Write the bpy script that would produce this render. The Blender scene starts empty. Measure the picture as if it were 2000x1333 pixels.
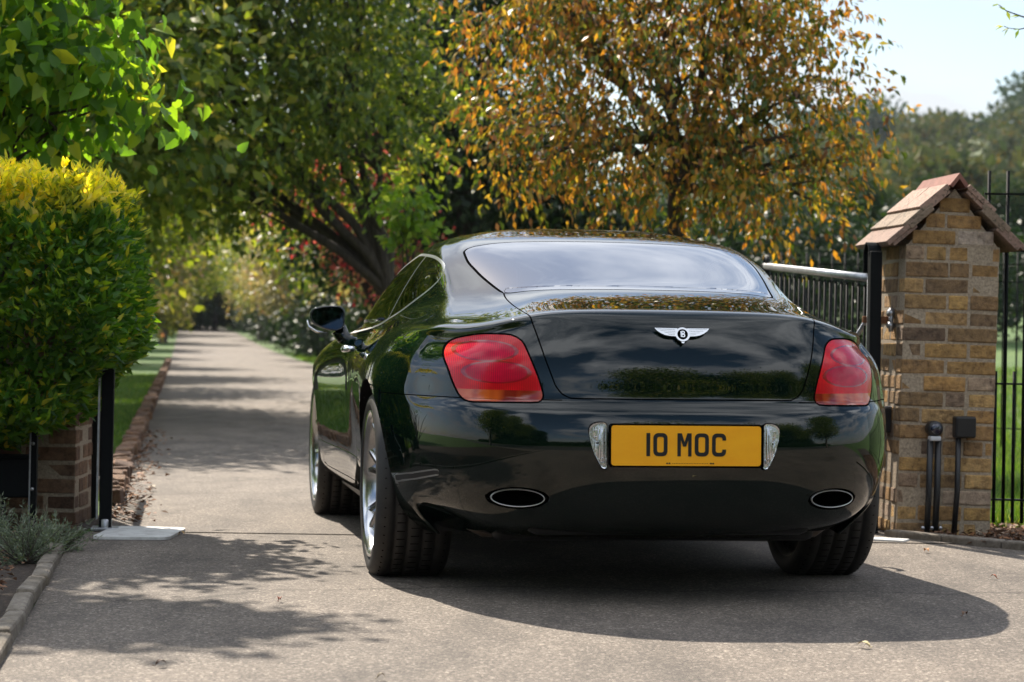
import bpy, bmesh, math, random
import numpy as np
from mathutils import Vector, Matrix, Euler
R = math.radians
rnd = random.Random(7)
scene = bpy.context.scene
COL = scene.collection

# ---------------------------------------------------------------- camera
F_PX, CAM_H, PITCH, ROLL = 4400.0, 0.923, 0.0042, 0.015
cam_d = bpy.data.cameras.new("camera")
cam = bpy.data.objects.new("camera", cam_d)
COL.objects.link(cam)
cam_d.sensor_width = 36
cam_d.lens = F_PX / 2000 * 36
cam_d.clip_start = 0.1
cam_d.clip_end = 2000
cam.matrix_world = (Matrix.Translation((0, 0, CAM_H)) @ Matrix.Rotation(R(90) - PITCH, 4, 'X')
                    @ Matrix.Rotation(ROLL, 4, 'Z'))
cam_d.dof.use_dof = True
cam_d.dof.focus_distance = 8.0
cam_d.dof.aperture_fstop = 5.0
scene.camera = cam

# ---------------------------------------------------------------- sun and sky
SUN_EL, SUN_AZ = 45.0, -24.0          # azimuth measured from straight ahead, negative = left
sun_dir = Vector((math.sin(R(SUN_AZ)) * math.cos(R(SUN_EL)), math.cos(R(SUN_AZ)) * math.cos(R(SUN_EL)), math.sin(R(SUN_EL))))
sd = bpy.data.lights.new("sun", 'SUN')
sd.energy = 4.9
sd.angle = R(0.53)
sd.color = (1.0, 0.90, 0.77)
sun = bpy.data.objects.new("sun", sd)
COL.objects.link(sun)
sun.rotation_euler = (-sun_dir).to_track_quat('-Z', 'Y').to_euler()
sun.location = (-5, 20, 25)

world = bpy.data.worlds.new("World")
scene.world = world
world.use_nodes = True
wn, wl = world.node_tree.nodes, world.node_tree.links
wn.clear()
w_out = wn.new('ShaderNodeOutputWorld')
w_bg = wn.new('ShaderNodeBackground')
w_bg.inputs[1].default_value = 0.078
sky = wn.new('ShaderNodeTexSky')
sky.sky_type = 'NISHITA'
sky.sun_disc = False
sky.sun_elevation = R(SUN_EL)
sky.sun_rotation = R(SUN_AZ)
sky.air_density = 1.0
sky.dust_density = 1.0
sky.ozone_density = 1.6
tc = wn.new('ShaderNodeTexCoord')
sep = wn.new('ShaderNodeSeparateXYZ')
wl.new(tc.outputs['Generated'], sep.inputs[0])
def wmath(op, a, b=None, c=None):
    n = wn.new('ShaderNodeMath')
    n.operation = op
    for i, v in enumerate((a, b, c)):
        if v is None: continue
        if isinstance(v, (int, float)): n.inputs[i].default_value = v
        else: wl.new(v, n.inputs[i])
    return n.outputs[0]
zc = wmath('ADD', wmath('MAXIMUM', sep.outputs[2], 0.0), 0.09)
comb = wn.new('ShaderNodeCombineXYZ')
wl.new(wmath('DIVIDE', sep.outputs[0], zc), comb.inputs[0])
wl.new(wmath('DIVIDE', sep.outputs[1], zc), comb.inputs[1])
comb.inputs[2].default_value = 1.7
cn = wn.new('ShaderNodeTexNoise')
cn.inputs['Scale'].default_value = 1.25
cn.inputs['Detail'].default_value = 7
cn.inputs['Roughness'].default_value = 0.58
cn.inputs['Distortion'].default_value = 0.25
wl.new(comb.outputs[0], cn.inputs['Vector'])
cr = wn.new('ShaderNodeValToRGB')
cr.color_ramp.elements[0].position = 0.44
cr.color_ramp.elements[0].color = (0, 0, 0, 1)
cr.color_ramp.elements[1].position = 0.61
cr.color_ramp.elements[1].color = (0.9, 0.9, 0.9, 1)
wl.new(cn.outputs['Fac'], cr.inputs[0])
mixc = wn.new('ShaderNodeMixRGB')
wl.new(cr.outputs[0], mixc.inputs[0])
wl.new(sky.outputs[0], mixc.inputs[1])
_cs = wmath('ADD', wmath('MULTIPLY', wmath('MINIMUM', wmath('MAXIMUM', wmath('DIVIDE', wmath('SUBTRACT', sep.outputs[2], .16), .30), 0.0), 1.0), 9.0), 5.6)
_cc = wn.new('ShaderNodeCombineXYZ')
wl.new(_cs, _cc.inputs[0]); wl.new(wmath('MULTIPLY', _cs, 1.03), _cc.inputs[1]); wl.new(wmath('MULTIPLY', _cs, 1.08), _cc.inputs[2])
wl.new(_cc.outputs[0], mixc.inputs[2])
wl.new(mixc.outputs[0], w_bg.inputs[0])
wl.new(w_bg.outputs[0], w_out.inputs[0])

scene.view_settings.view_transform = 'Standard'
scene.view_settings.look = 'None'
scene.view_settings.exposure = 1.0
scene.view_settings.gamma = 1
scene.cycles.max_bounces = 8
scene.cycles.transparent_max_bounces = 12
scene.cycles.caustics_reflective = False
scene.cycles.caustics_refractive = False
scene.cycles.sample_clamp_indirect = 6

# ---------------------------------------------------------------- helpers
def link(o): COL.objects.link(o); return o
def tag(o, label=None, cat=None, group=None, kind=None):
    if label: o['label'] = label
    if cat: o['category'] = cat
    if group: o['group'] = group
    if kind: o['kind'] = kind
    return o
def empty(name, loc=(0, 0, 0), rz=0.0, label=None, cat=None, group=None):
    o = bpy.data.objects.new(name, None)
    o.location = loc
    o.rotation_euler = (0, 0, rz)
    o.empty_display_size = 0.2
    link(o)
    return tag(o, label, cat, group)
def mesh_obj(name, bm, mats, parent=None, smooth=False):
    me = bpy.data.meshes.new(name)
    bm.to_mesh(me)
    bm.free()
    for m in (mats if isinstance(mats, (list, tuple)) else [mats]): me.materials.append(m)
    if smooth: me.shade_smooth()
    o = link(bpy.data.objects.new(name, me))
    if parent: o.parent = parent
    return o
def np_obj(name, verts, faces, mats, parent=None, midx=None, smooth=False):
    """verts (n,3) array, faces (m,k) array with constant k"""
    me = bpy.data.meshes.new(name)
    v = np.asarray(verts, dtype=np.float32)
    f = np.asarray(faces, dtype=np.int32)
    me.vertices.add(len(v)); me.vertices.foreach_set('co', v.ravel())
    me.loops.add(f.size); me.loops.foreach_set('vertex_index', f.ravel())
    me.polygons.add(len(f))
    me.polygons.foreach_set('loop_start', np.arange(0, f.size, f.shape[1], dtype=np.int32))
    me.polygons.foreach_set('loop_total', np.full(len(f), f.shape[1], dtype=np.int32))
    for m in (mats if isinstance(mats, (list, tuple)) else [mats]): me.materials.append(m)
    if midx is not None: me.polygons.foreach_set('material_index', np.asarray(midx, dtype=np.int32))
    me.update(calc_edges=True)
    me.validate()
    if smooth: me.shade_smooth()
    o = link(bpy.data.objects.new(name, me))
    if parent: o.parent = parent
    return o
def box(bm, c, s, rot=None, bevel=0.0, mi=0):
    m = Matrix.Translation(c)
    if rot is not None: m = m @ (rot if isinstance(rot, Matrix) else Euler(rot).to_matrix().to_4x4())
    r = bmesh.ops.create_cube(bm, size=1.0, matrix=m @ Matrix.Diagonal((s[0], s[1], s[2], 1)))
    fs = set(f for v in r['verts'] for f in v.link_faces)
    if bevel > 0:
        es = list(set(e for v in r['verts'] for e in v.link_edges))
        q = bmesh.ops.bevel(bm, geom=es, offset=bevel, segments=2, affect='EDGES', profile=0.5)
        fs |= set(q['faces'])
    for f in fs:
        if f.is_valid: f.material_index = mi
def tube(bm, pts, radii, seg=10, cap=True, mi=0, squash=None):
    pts = [Vector(p) for p in pts]
    if isinstance(radii, (int, float)): radii = [radii] * len(pts)
    rings = []
    up = Vector((0, 0, 1))
    prev = None
    for i, p in enumerate(pts):
        t = (pts[min(i + 1, len(pts) - 1)] - pts[max(i - 1, 0)]).normalized()
        if prev is None:
            a = t.cross(up)
            if a.length < 1e-3: a = t.cross(Vector((1, 0, 0)))
            a.normalize()
        else:
            a = (prev - t * prev.dot(t)).normalized()
        prev = a
        b = t.cross(a)
        ring = []
        for k in range(seg):
            an = 2 * math.pi * k / seg
            ring.append(bm.verts.new(p + (a * math.cos(an) + b * math.sin(an)) * radii[i]))
        rings.append(ring)
    fs = []
    for i in range(len(rings) - 1):
        for k in range(seg):
            fs.append(bm.faces.new((rings[i][k], rings[i][(k + 1) % seg], rings[i + 1][(k + 1) % seg], rings[i + 1][k])))
    if cap:
        fs.append(bm.faces.new(rings[0][::-1])); fs.append(bm.faces.new(rings[-1]))
    for f in fs: f.material_index = mi; f.smooth = True
def lathe(bm, prof, seg=48, axis='X', center=(0, 0, 0), mi=0, close=False, smooth=True):
    """prof: list of (radius, axial)"""
    rings = []
    for r, h in prof:
        ring = []
        for k in range(seg):
            a = 2 * math.pi * k / seg
            c, s = r * math.cos(a), r * math.sin(a)
            p = {'X': (h, c, s), 'Y': (c, h, s), 'Z': (c, s, h)}[axis]
            ring.append(bm.verts.new(Vector(p) + Vector(center)))
        rings.append(ring)
    n = len(rings)
    for i in range(n if close else n - 1):
        j = (i + 1) % n
        for k in range(seg):
            f = bm.faces.new((rings[i][k], rings[i][(k + 1) % seg], rings[j][(k + 1) % seg], rings[j][k]))
            f.material_index = mi; f.smooth = smooth
def prism(bm, pts, y0, y1, mi=0):
    """extrude an (x, z) outline from y0 to y1"""
    a = [bm.verts.new((p[0], y0, p[1])) for p in pts]
    b = [bm.verts.new((p[0], y1, p[1])) for p in pts]
    n = len(pts)
    fs = [bm.faces.new(a), bm.faces.new(b[::-1])]
    for i in range(n): fs.append(bm.faces.new((a[(i + 1) % n], a[i], b[i], b[(i + 1) % n])))
    for f in fs: f.material_index = mi
    return a + b
def catmull(pts, n=8, closed=True):
    P = [np.array(p, float) for p in pts]
    out = []
    N = len(P)
    for i in range(N if closed else N - 1):
        g = (lambda k: P[k % N]) if closed else (lambda k: P[min(max(k, 0), N - 1)])
        p0, p1, p2, p3 = g(i - 1), g(i), g(i + 1), g(i + 2)
        for k in range(n):
            t = k / n
            out.append(0.5 * ((2 * p1) + (-p0 + p2) * t + (2 * p0 - 5 * p1 + 4 * p2 - p3) * t * t + (-p0 + 3 * p1 - 3 * p2 + p3) * t ** 3))
    if not closed: out.append(P[-1])
    return np.array(out)
def round_poly(pts, r=0.25):
    """soft corners: cut each corner and smooth it"""
    out = []
    n = len(pts)
    P = [np.array(p, float) for p in pts]
    for i in range(n):
        a, b, c = P[i - 1], P[i], P[(i + 1) % n]
        d = min(r, 0.45 * np.linalg.norm(a - b), 0.45 * np.linalg.norm(c - b))
        p = b + (a - b) / np.linalg.norm(a - b) * d
        q = b + (c - b) / np.linalg.norm(c - b) * d
        for t in (0, .25, .5, .75, 1):
            out.append((1 - t) ** 2 * p + 2 * t * (1 - t) * b + t * t * q)
    return np.array(out)

# ---------------------------------------------------------------- materials
def mat(name, col=(.5, .5, .5), rough=.5, metal=0.0, **kw):
    m = bpy.data.materials.new(name)
    m.use_nodes = True
    b = m.node_tree.nodes['Principled BSDF']
    b.inputs['Base Color'].default_value = (*col, 1)
    b.inputs['Roughness'].default_value = rough
    b.inputs['Metallic'].default_value = metal
    for k, v in kw.items():
        b.inputs[k].default_value = v
    return m
class NT:
    def __init__(s, m):
        s.m, s.n, s.l = m, m.node_tree.nodes, m.node_tree.links
        s.b = s.n.get('Principled BSDF')
    def set(s, inp, v):
        if isinstance(v, (int, float, tuple, list)): inp.default_value = v
        else: s.l.new(v, inp)
    def coord(s, kind='Object'):
        return s.n.new('ShaderNodeTexCoord').outputs[kind]
    def mapping(s, vec, scale=(1, 1, 1), loc=(0, 0, 0), rot=(0, 0, 0)):
        n = s.n.new('ShaderNodeMapping')
        s.l.new(vec, n.inputs[0])
        n.inputs['Scale'].default_value = scale
        n.inputs['Location'].default_value = loc
        n.inputs['Rotation'].default_value = rot
        return n.outputs[0]
    def noise(s, vec, scale, detail=4, rough=.55, dist=0.0, out='Fac'):
        n = s.n.new('ShaderNodeTexNoise')
        s.l.new(vec, n.inputs['Vector'])
        n.inputs['Scale'].default_value = scale
        n.inputs['Detail'].default_value = detail
        n.inputs['Roughness'].default_value = rough
        n.inputs['Distortion'].default_value = dist
        return n.outputs[out]
    def voro(s, vec, scale, feature='F1', out='Distance', rand=1.0):
        n = s.n.new('ShaderNodeTexVoronoi')
        n.feature = feature
        s.l.new(vec, n.inputs['Vector'])
        n.inputs['Scale'].default_value = scale
        n.inputs['Randomness'].default_value = rand
        return n.outputs[out]
    def ramp(s, fac, stops, interp='LINEAR'):
        n = s.n.new('ShaderNodeValToRGB')
        n.color_ramp.interpolation = interp
        el = n.color_ramp.elements
        while len(el) < len(stops): el.new(0.5)
        for e, (p, c) in zip(el, stops):
            e.position = p
            e.color = (*c, 1) if len(c) == 3 else c
        s.l.new(fac, n.inputs[0])
        return n.outputs[0]
    def mix(s, fac, a, b, mode='MIX'):
        n = s.n.new('ShaderNodeMixRGB')
        n.blend_type = mode
        s.set(n.inputs[0], fac); s.set(n.inputs[1], a if not (isinstance(a, tuple) and len(a) == 3) else (*a, 1))
        s.set(n.inputs[2], b if not (isinstance(b, tuple) and len(b) == 3) else (*b, 1))
        return n.outputs[0]
    def math(s, op, a, b=None, clamp=False):
        n = s.n.new('ShaderNodeMath')
        n.operation = op
        n.use_clamp = clamp
        s.set(n.inputs[0], a)
        if b is not None: s.set(n.inputs[1], b)
        return n.outputs[0]
    def bump(s, h, strength=.3, dist=.01, normal=None):
        n = s.n.new('ShaderNodeBump')
        n.inputs['Strength'].default_value = strength
        n.inputs['Distance'].default_value = dist
        s.l.new(h, n.inputs['Height'])
        if normal: s.l.new(normal, n.inputs['Normal'])
        s.l.new(n.outputs[0], s.b.inputs['Normal'])
        return n.outputs[0]
    def color(s, c): s.set(s.b.inputs['Base Color'], c)
    def rough(s, c): s.set(s.b.inputs['Roughness'], c)
    def island(s): return s.n.new('ShaderNodeNewGeometry').outputs['Random Per Island']

M = {}
M['paint'] = mat('dark_green_paint', (.0022, .0115, .0085), .6, 0, **{'Coat Weight': 1.0, 'Coat Roughness': .008, 'Coat IOR': 1.55, 'Specular IOR Level': 0.0})
_t = NT(M['paint'])
_fl = _t.noise(_t.coord(), 900, 1)
_t.color(_t.ramp(_fl, [(.35, (.0004, .0024, .0020)), (.75, (.0018, .0105, .007))]))
M['seam'] = mat('panel_gap_black', (.003, .003, .003), 1.0, **{'Specular IOR Level': 0.0})
M['trim'] = mat('satin_chrome_trim', (.55, .56, .57), .28, 1.0)
M['black_plastic'] = mat('black_plastic', (.012, .012, .013), .45)
M['black_metal'] = mat('black_painted_metal', (.005, .006, .007), .6, 0, **{'Specular IOR Level': .12})
_t = NT(M['black_metal']); _t.bump(_t.noise(_t.coord(), 60, 3), .15, .003)
M['chrome'] = mat('chrome', (.78, .79, .80), .12, 1.0)
M['alloy'] = mat('silver_alloy', (.52, .53, .55), .22, 1.0, **{'Coat Weight': .6, 'Coat Roughness': .05})
M['steel'] = mat('galvanised_steel', (.42, .43, .45), .38, .85)
_t = NT(M['steel']); _t.color(_t.ramp(_t.noise(_t.coord(), 25, 4), [(.3, (.30, .31, .33)), (.7, (.52, .53, .55))]))
M['disc'] = mat('brake_disc', (.25, .25, .26), .35, 1.0)
M['interior'] = mat('dark_leather', (.008, .008, .008), .6)
M['rubber'] = mat('tyre_rubber', (.018, .017, .017), .62)
_t = NT(M['rubber']); _t.color(_t.ramp(_t.noise(_t.coord(), 18, 5), [(.35, (.013, .012, .012)), (.75, (.030, .027, .024))]))
def glass_mat(name, tint, refl_ior=1.5):
    m = bpy.data.materials.new(name)
    m.use_nodes = True
    n, l = m.node_tree.nodes, m.node_tree.links
    n.clear()
    o = n.new('ShaderNodeOutputMaterial'); mx = n.new('ShaderNodeMixShader')
    fr = n.new('ShaderNodeFresnel'); fr.inputs[0].default_value = refl_ior
    tr = n.new('ShaderNodeBsdfTransparent'); tr.inputs[0].default_value = (*tint, 1)
    gl = n.new('ShaderNodeBsdfGlossy'); gl.inputs['Roughness'].default_value = .01
    # both faces of the pane reflect: 1 - (1 - F)^2
    a = n.new('ShaderNodeMath'); a.operation = 'SUBTRACT'; a.inputs[0].default_value = 1; l.new(fr.outputs[0], a.inputs[1])
    b = n.new('ShaderNodeMath'); b.operation = 'MULTIPLY'; l.new(a.outputs[0], b.inputs[0]); l.new(a.outputs[0], b.inputs[1])
    c = n.new('ShaderNodeMath'); c.operation = 'SUBTRACT'; c.inputs[0].default_value = 1; l.new(b.outputs[0], c.inputs[1])
    l.new(c.outputs[0], mx.inputs[0]); l.new(tr.outputs[0], mx.inputs[1]); l.new(gl.outputs[0], mx.inputs[2]); l.new(mx.outputs[0], o.inputs[0])
    return m
M['glass'] = glass_mat('tinted_glass', (.20, .23, .22), 2.2)
M['clear_glass'] = glass_mat('clear_glass', (.9, .92, .95), 1.5)
M['mirror'] = mat('mirror_glass', (.035, .05, .08), .01, 1.0)
M['lens_red'] = mat('red_lens', (.68, .002, .012), .25, 0, **{'Coat Weight': .35, 'Coat Roughness': .02, 'Specular IOR Level': .2, 'Subsurface Weight': .0})
# ================================================================ THE CAR
# car space: x across, y forward (0 = rear axle), z up
YS = np.array([-.50, -.25, 0, .3, .6, 1.0])
W0 = np.array([.893, .946, .966, .962, .950, .936])
def ring(rear, zr, w, zs, yf, zf, wm, n, a=-.50, b=1.0, ym=1.45, zm=None):
    """rear: 6 (x, y); zr: 6; w, zs: 6 side stations mapped to y in [a, b]; then a superellipse nose"""
    P = [(r[0], r[1], z) for r, z in zip(rear, zr)]
    ys = a + (YS + .5) / 1.5 * (b - a)
    P += [(w[i], ys[i], zs[i]) for i in range(6)]
    zm = zs[-1] if zm is None else zm
    for k in range(10):
        t = math.radians(90 * k / 9)
        x = wm * max(math.cos(t), 0) ** n
        s = math.sin(t) ** n if t > 0 else 0
        y = ym + (yf - ym) * s
        if wm > .84: x *= 1 + .050 * math.exp(-((y - 2.72) / .50) ** 2)
        u = max(0.0, (s - .25) / .75) ** 1.5
        P.append((x if k < 9 else 0.0, y, zm + (zf - zm) * u))
    return P
def rearp(yr, sx=1.0, corner=0.0):
    base = [(0, 0), (.29, .014), (.51, .062), (.67, .160), (.775, .305), (.850, .475)]
    return [(x * sx, yr + d + corner * (i / 5.0) ** 2) for i, (x, d) in enumerate(base)]
c6 = lambda v: [v] * 6
sc = np.array([0, 0, -.004, -.012, -.018, -.020])     # slight hollow of the door side
RINGS = [
 ring(rearp(-.80, .86), c6(.215), W0 - .16, c6(.20), 3.50, .20, .78, .45),
 ring(rearp(-.990, .955), [.262, .262, .262, .275, .300, .300], W0 - .075, [.28, .25, .235, .235, .235, .235], 3.62, .24, .87, .42),
 ring(rearp(-1.060, .98), [.315, .315, .318, .335, .36, .36], W0 - .035, [.34, .33, .32, .32, .32, .32], 3.67, .31, .905, .42),
 ring(rearp(-1.100, 1.0), [.42, .42, .42, .43, .44, .45], W0 - .010 + sc, c6(.45), 3.70, .40, .92, .42),
 ring(rearp(-1.116, 1.006), c6(.545), W0 + sc, c6(.56), 3.71, .47, .925, .42),
 ring(rearp(-1.104, 1.004), c6(.630), W0 + sc * .6, c6(.655), 3.71, .54, .93, .42),
 ring(rearp(-1.090, 1.000), c6(.672), W0 + sc * .5 - .001, c6(.70), 3.70, .58, .93, .42),
 ring(rearp(-1.070, .996), c6(.702), W0 + sc * .3 - .006, c6(.74), 3.68, .63, .925, .42),
 ring(rearp(-1.058, .988), [.79, .79, .79, .785, .78, .785], W0 - .022, [.80, .80, .80, .80, .80, .80], 3.64, .68, .91, .44),
 ring(rearp(-1.030, .965), [.890, .889, .884, .862, .845, .845], W0 - .050, [.855, .86, .862, .86, .855, .85], 3.58, .73, .885, .48),
 ring(rearp(-1.000, .925), [.962, .960, .948, .915, .890, .892], W0 - .092, [.902, .910, .912, .906, .90, .895], 3.48, .78, .845, .55),
 ring([(0, -.962), (.25, -.955), (.46, -.925), (.61, -.845), (.705, -.72), (.765, -.575)], [.996, .994, .981, .948, .932, .938], np.array([.800, .830, .838, .836, .825, .815]), [.930, .938, .938, .936, .932, .926], 3.30, .84, .80, .6, a=-.42),
 ring([(0, -.885), (.23, -.880), (.43, -.850), (.565, -.765), (.655, -.62), (.705, -.47)], [1.010, 1.008, 1.000, .976, .962, .964], np.array([.745, .772, .790, .800, .798, .790]), [.966, .968, .966, .962, .956, .950], 3.0, .895, .78, .62, a=-.36, ym=1.40),
 ring([(0, -.67), (.215, -.665), (.40, -.635), (.525, -.560), (.610, -.435), (.665, -.31)], [1.039, 1.038, 1.032, 1.017, 1.007, 1.005], np.array([.705, .730, .752, .772, .782, .786]), [1.002, .998, .991, .983, .974, .965], 2.62, .945, .785, .66, a=-.20, b=1.15, ym=1.60),
 ring([(0, -.44), (.20, -.437), (.375, -.415), (.500, -.355), (.580, -.25), (.630, -.14)], [1.080, 1.079, 1.075, 1.067, 1.059, 1.057], np.array([.672, .700, .732, .758, .776, .785]), [1.050, 1.038, 1.022, 1.005, .991, .980], 2.26, .985, .785, .62, a=-.05, b=1.25, ym=1.60),
 ring([(0, -.185), (.20, -.183), (.38, -.165), (.510, -.12), (.583, -.03), (.625, .06)], [1.146, 1.145, 1.142, 1.136, 1.130, 1.130], np.array([.655, .682, .710, .732, .746, .752]), [1.124, 1.110, 1.097, 1.083, 1.073, 1.063], 2.02, 1.06, .750, .62, a=.13, b=1.15, ym=1.42),
 ring([(0, .09), (.20, .092), (.39, .105), (.525, .135), (.590, .20), (.625, .27)], [1.220, 1.219, 1.216, 1.208, 1.202, 1.200], np.array([.642, .662, .680, .694, .702, .704]), [1.196, 1.190, 1.182, 1.173, 1.165, 1.156], 1.74, 1.150, .700, .62, a=.31, b=1.08, ym=1.28),
 ring([(0, .355), (.20, .357), (.39, .365), (.520, .385), (.572, .43), (.598, .49)], [1.288, 1.287, 1.282, 1.272, 1.264, 1.261], np.array([.613, .626, .637, .643, .645, .642]), [1.258, 1.257, 1.254, 1.249, 1.243, 1.236], 1.46, 1.250, .635, .62, a=.52, b=1.02, ym=1.16),
 ring([(0, .52), (.18, .521), (.35, .526), (.46, .540), (.50, .57), (.515, .61)], [1.318, 1.317, 1.312, 1.304, 1.300, 1.299], np.array([.528, .535, .541, .543, .541, .536]), [1.300, 1.302, 1.301, 1.297, 1.291, 1.284], 1.34, 1.292, .525, .62, a=.64, b=.98, ym=1.10),
 ring([(0, .68), (.12, .681), (.21, .684), (.27, .69), (.29, .71), (.295, .74)], c6(1.343), np.array(c6(.297)), [1.343, 1.345, 1.346, 1.344, 1.341, 1.336], 1.22, 1.322, .28, .7, a=.76, ym=1.04, b=.96),
]
_ylast = np.linspace(.78, 1.14, 22)
RINGS.append([(0.0, y, 1.353 - .10 * (y - .90) ** 2) for y in _ylast])
CTRL = np.array(RINGS)                                   # rows x 22 x 3
def full_ctrl(C):
    Mi = C[:, 1:-1][:, ::-1].copy(); Mi[..., 0] *= -1
    return np.concatenate([C, Mi], axis=1)               # rows x 42, periodic
def bs(t):
    return np.array([(1 - t) ** 3, 3 * t ** 3 - 6 * t ** 2 + 4, -3 * t ** 3 + 3 * t ** 2 + 3 * t + 1, t ** 3]) / 6
def eval_surface(C, ns, nr):
    F = full_ctrl(C)
    nc = F.shape[1]
    idx = (-np.arange(nc)) % nc
    top = F[-2][idx].copy(); top = top * np.array([-1, 1, 1]); top = F[-2][idx]
    bot = 2 * F[0] - F[1]
    F = np.concatenate([bot[None], F, top[None]], axis=0)
    # rows
    rows = []
    for i in range(F.shape[0] - 3):
        for k in range(nr):
            w = bs(k / nr)
            rows.append(sum(w[m] * F[i + m] for m in range(4)))
    w = bs(1.0); i = F.shape[0] - 4
    rows.append(sum(w[m] * F[i + m] for m in range(4)))
    Rw = np.array(rows)
    cols = []
    for j in range(nc):
        for k in range(ns):
            w = bs(k / ns)
            cols.append(sum(w[m] * Rw[:, (j - 1 + m) % nc] for m in range(4)))
    return np.array(cols).transpose(1, 0, 2)             # rows x cols x 3
# pull the control net so the surface passes close to the given points
C2 = CTRL.copy()
for _ in range(3):
    S = eval_surface(C2, 1, 1)[:, :22]
    d = (CTRL - S)
    d[:, 0, 0] = 0; d[:, -1, 0] = 0; d[-1, :, 0] = 0
    C2 = C2 + .7 * d
def sdf_poly(P, poly):
    """signed distance (negative inside) of points P (n,2) to a closed polygon"""
    d = np.full(len(P), 1e9)
    inside = np.zeros(len(P), bool)
    n = len(poly)
    for i in range(n):
        a, b = poly[i], poly[(i + 1) % n]
        e = b - a
        L = (e ** 2).sum()
        if L < 1e-12: continue
        w = P - a
        t = np.clip((w @ e) / L, 0, 1)
        d = np.minimum(d, ((w - t[:, None] * e) ** 2).sum(1))
        c = (a[1] > P[:, 1]) != (b[1] > P[:, 1])
        if c.any():
            xs = a[0] + (P[:, 1] - a[1]) * (b[0] - a[0]) / (b[1] - a[1] + 1e-15)
            inside ^= c & (P[:, 0] < xs)
    return np.where(inside, -1, 1) * np.sqrt(d)

S_ = eval_surface(C2, 8, 8)
nr_, nc_ = S_.shape[:2]
bmc = bmesh.new()
NL = bmc.verts.layers.float_vector.new('nrm')
PL = bmc.verts.layers.float.new('push')
grid = [[bmc.verts.new(S_[i, j]) for j in range(nc_)] for i in range(nr_)]
for i in range(nr_ - 1):
    for j in range(nc_):
        k = (j + 1) % nc_
        bmc.faces.new((grid[i][j], grid[i + 1][j], grid[i + 1][k], grid[i][k]))
bmesh.ops.remove_doubles(bmc, verts=bmc.verts, dist=1e-5)
bmesh.ops.recalc_face_normals(bmc, faces=bmc.faces)
bmc.normal_update()
if sum(1 for f in bmc.faces if f.normal.z * (f.calc_center_median().z - .7) > 0) < len(bmc.faces) / 2:
    bmesh.ops.reverse_faces(bmc, faces=bmc.faces); bmc.normal_update()
for v in bmc.verts: v[NL] = v.normal

def coords():
    return np.array([v.co[:] for v in bmc.verts])
def cut(fn, push=0.0):
    """split the shell along fn = 0, keeping smooth normals"""
    bmc.verts.ensure_lookup_table()
    P = coords()
    f = fn(P)
    f = np.where(np.abs(f) < 2e-4, 0.0, f)
    vals = {v: f[i] for i, v in enumerate(bmc.verts)}
    edges = [e for e in bmc.edges if vals[e.verts[0]] * vals[e.verts[1]] < 0]
    faces = set()
    zero = {v for v, q in vals.items() if q == 0.0}
    for e in edges:
        a, b = e.verts
        fa, fb = vals[a], vals[b]
        if max(abs(fa), abs(fb)) > .5: continue
        t = fa / (fa - fb)
        n = (a[NL] * (1 - t) + b[NL] * t).normalized()
        _, nv = bmesh.utils.edge_split(e, a, t)
        nv[NL] = n
        vals[nv] = 0.0
        zero.add(nv)
    for v in zero:
        if push: v[PL] = push
        faces.update(v.link_faces)
    for fc in faces:
        if not fc.is_valid: continue
        zs = [l.vert for l in fc.loops if l.vert in zero]
        if len(zs) < 2: continue
        vs = list(fc.verts)
        n = len(vs)
        for i in range(len(zs)):
            done = False
            for j in range(i + 1, len(zs)):
                ia, ib = vs.index(zs[i]), vs.index(zs[j])
                if (ia - ib) % n in (1, n - 1): continue
                s1 = [vals[vs[k % n]] for k in range(ia + 1, ib if ib > ia else ib + n)]
                s2 = [vals[vs[k % n]] for k in range(ib + 1, ia if ia > ib else ia + n)]
                if (max(s1, default=0) > 0 and min(s2, default=0) < 0) or (min(s1, default=0) < 0 and max(s2, default=0) > 0):
                    try: bmesh.utils.face_split(fc, zs[i], zs[j]); done = True
                    except Exception: pass
                    break
            if done: break
BIG = 9.0
def only(d, m): return np.where(m, d, np.where(np.abs(d) > .05, d, .05 + np.abs(d)))
def fn_poly(poly, ax, mask=None):
    poly = np.array(poly, float)
    def f(P):
        Q = np.abs(P) if False else P.copy()
        Q[:, 0] = np.abs(Q[:, 0])
        d = sdf_poly(Q[:, ax], poly)
        if mask is not None: d = np.where(mask(Q), d, np.abs(d) + .6)
        return d
    return f
def groove(fn, hw=.0022, depth=.006):
    cut(lambda P: fn(P) - hw); cut(lambda P: fn(P) + hw); cut(fn, push=depth)

LIGHT = round_poly([(.460, .688), (.716, .684), (.742, .74), (.768, .845), (.735, .895), (.655, .916), (.560, .914), (.528, .895), (.480, .765)], .05)
LIDP = round_poly([(0, .7035), (.392, .7035), (.425, .735), (.462, .84), (.492, .955), (.505, 1.00), (.508, 1.050), (.492, 1.0800), (.30, 1.0925), (0, 1.0955), (-.3, 1.098), (-.3, .70)], .035)
REARW = round_poly([(-.3, -.442), (.30, -.436), (.500, -.400), (.545, -.10), (.566, .10), (.560, .285), (.40, .322), (-.3, .335)], .05)
DLO = catmull([(.185, 1.122), (.192, 1.150), (.26, 1.178), (.42, 1.205), (.65, 1.222), (.90, 1.228), (1.12, 1.215), (1.40, 1.160), (1.72, 1.060), (1.98, .965), (2.075, .922), (1.98, .915), (1.70, .925), (1.30, .942), (.95, .963), (.70, .990), (.45, 1.040), (.28, 1.085)], 6)
WSCR = round_poly([(-.3, .978), (.30, .975), (.60, .966), (.735, .955), (.70, 1.02), (.615, 1.15), (.535, 1.250), (.35, 1.288), (-.3, 1.296)], .05)
m_rear = lambda Q: Q[:, 1] < -.30
f_light = fn_poly(LIGHT, [0, 2], m_rear)
f_lid = fn_poly(LIDP, [0, 2], lambda Q: Q[:, 1] < -.25)
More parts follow.
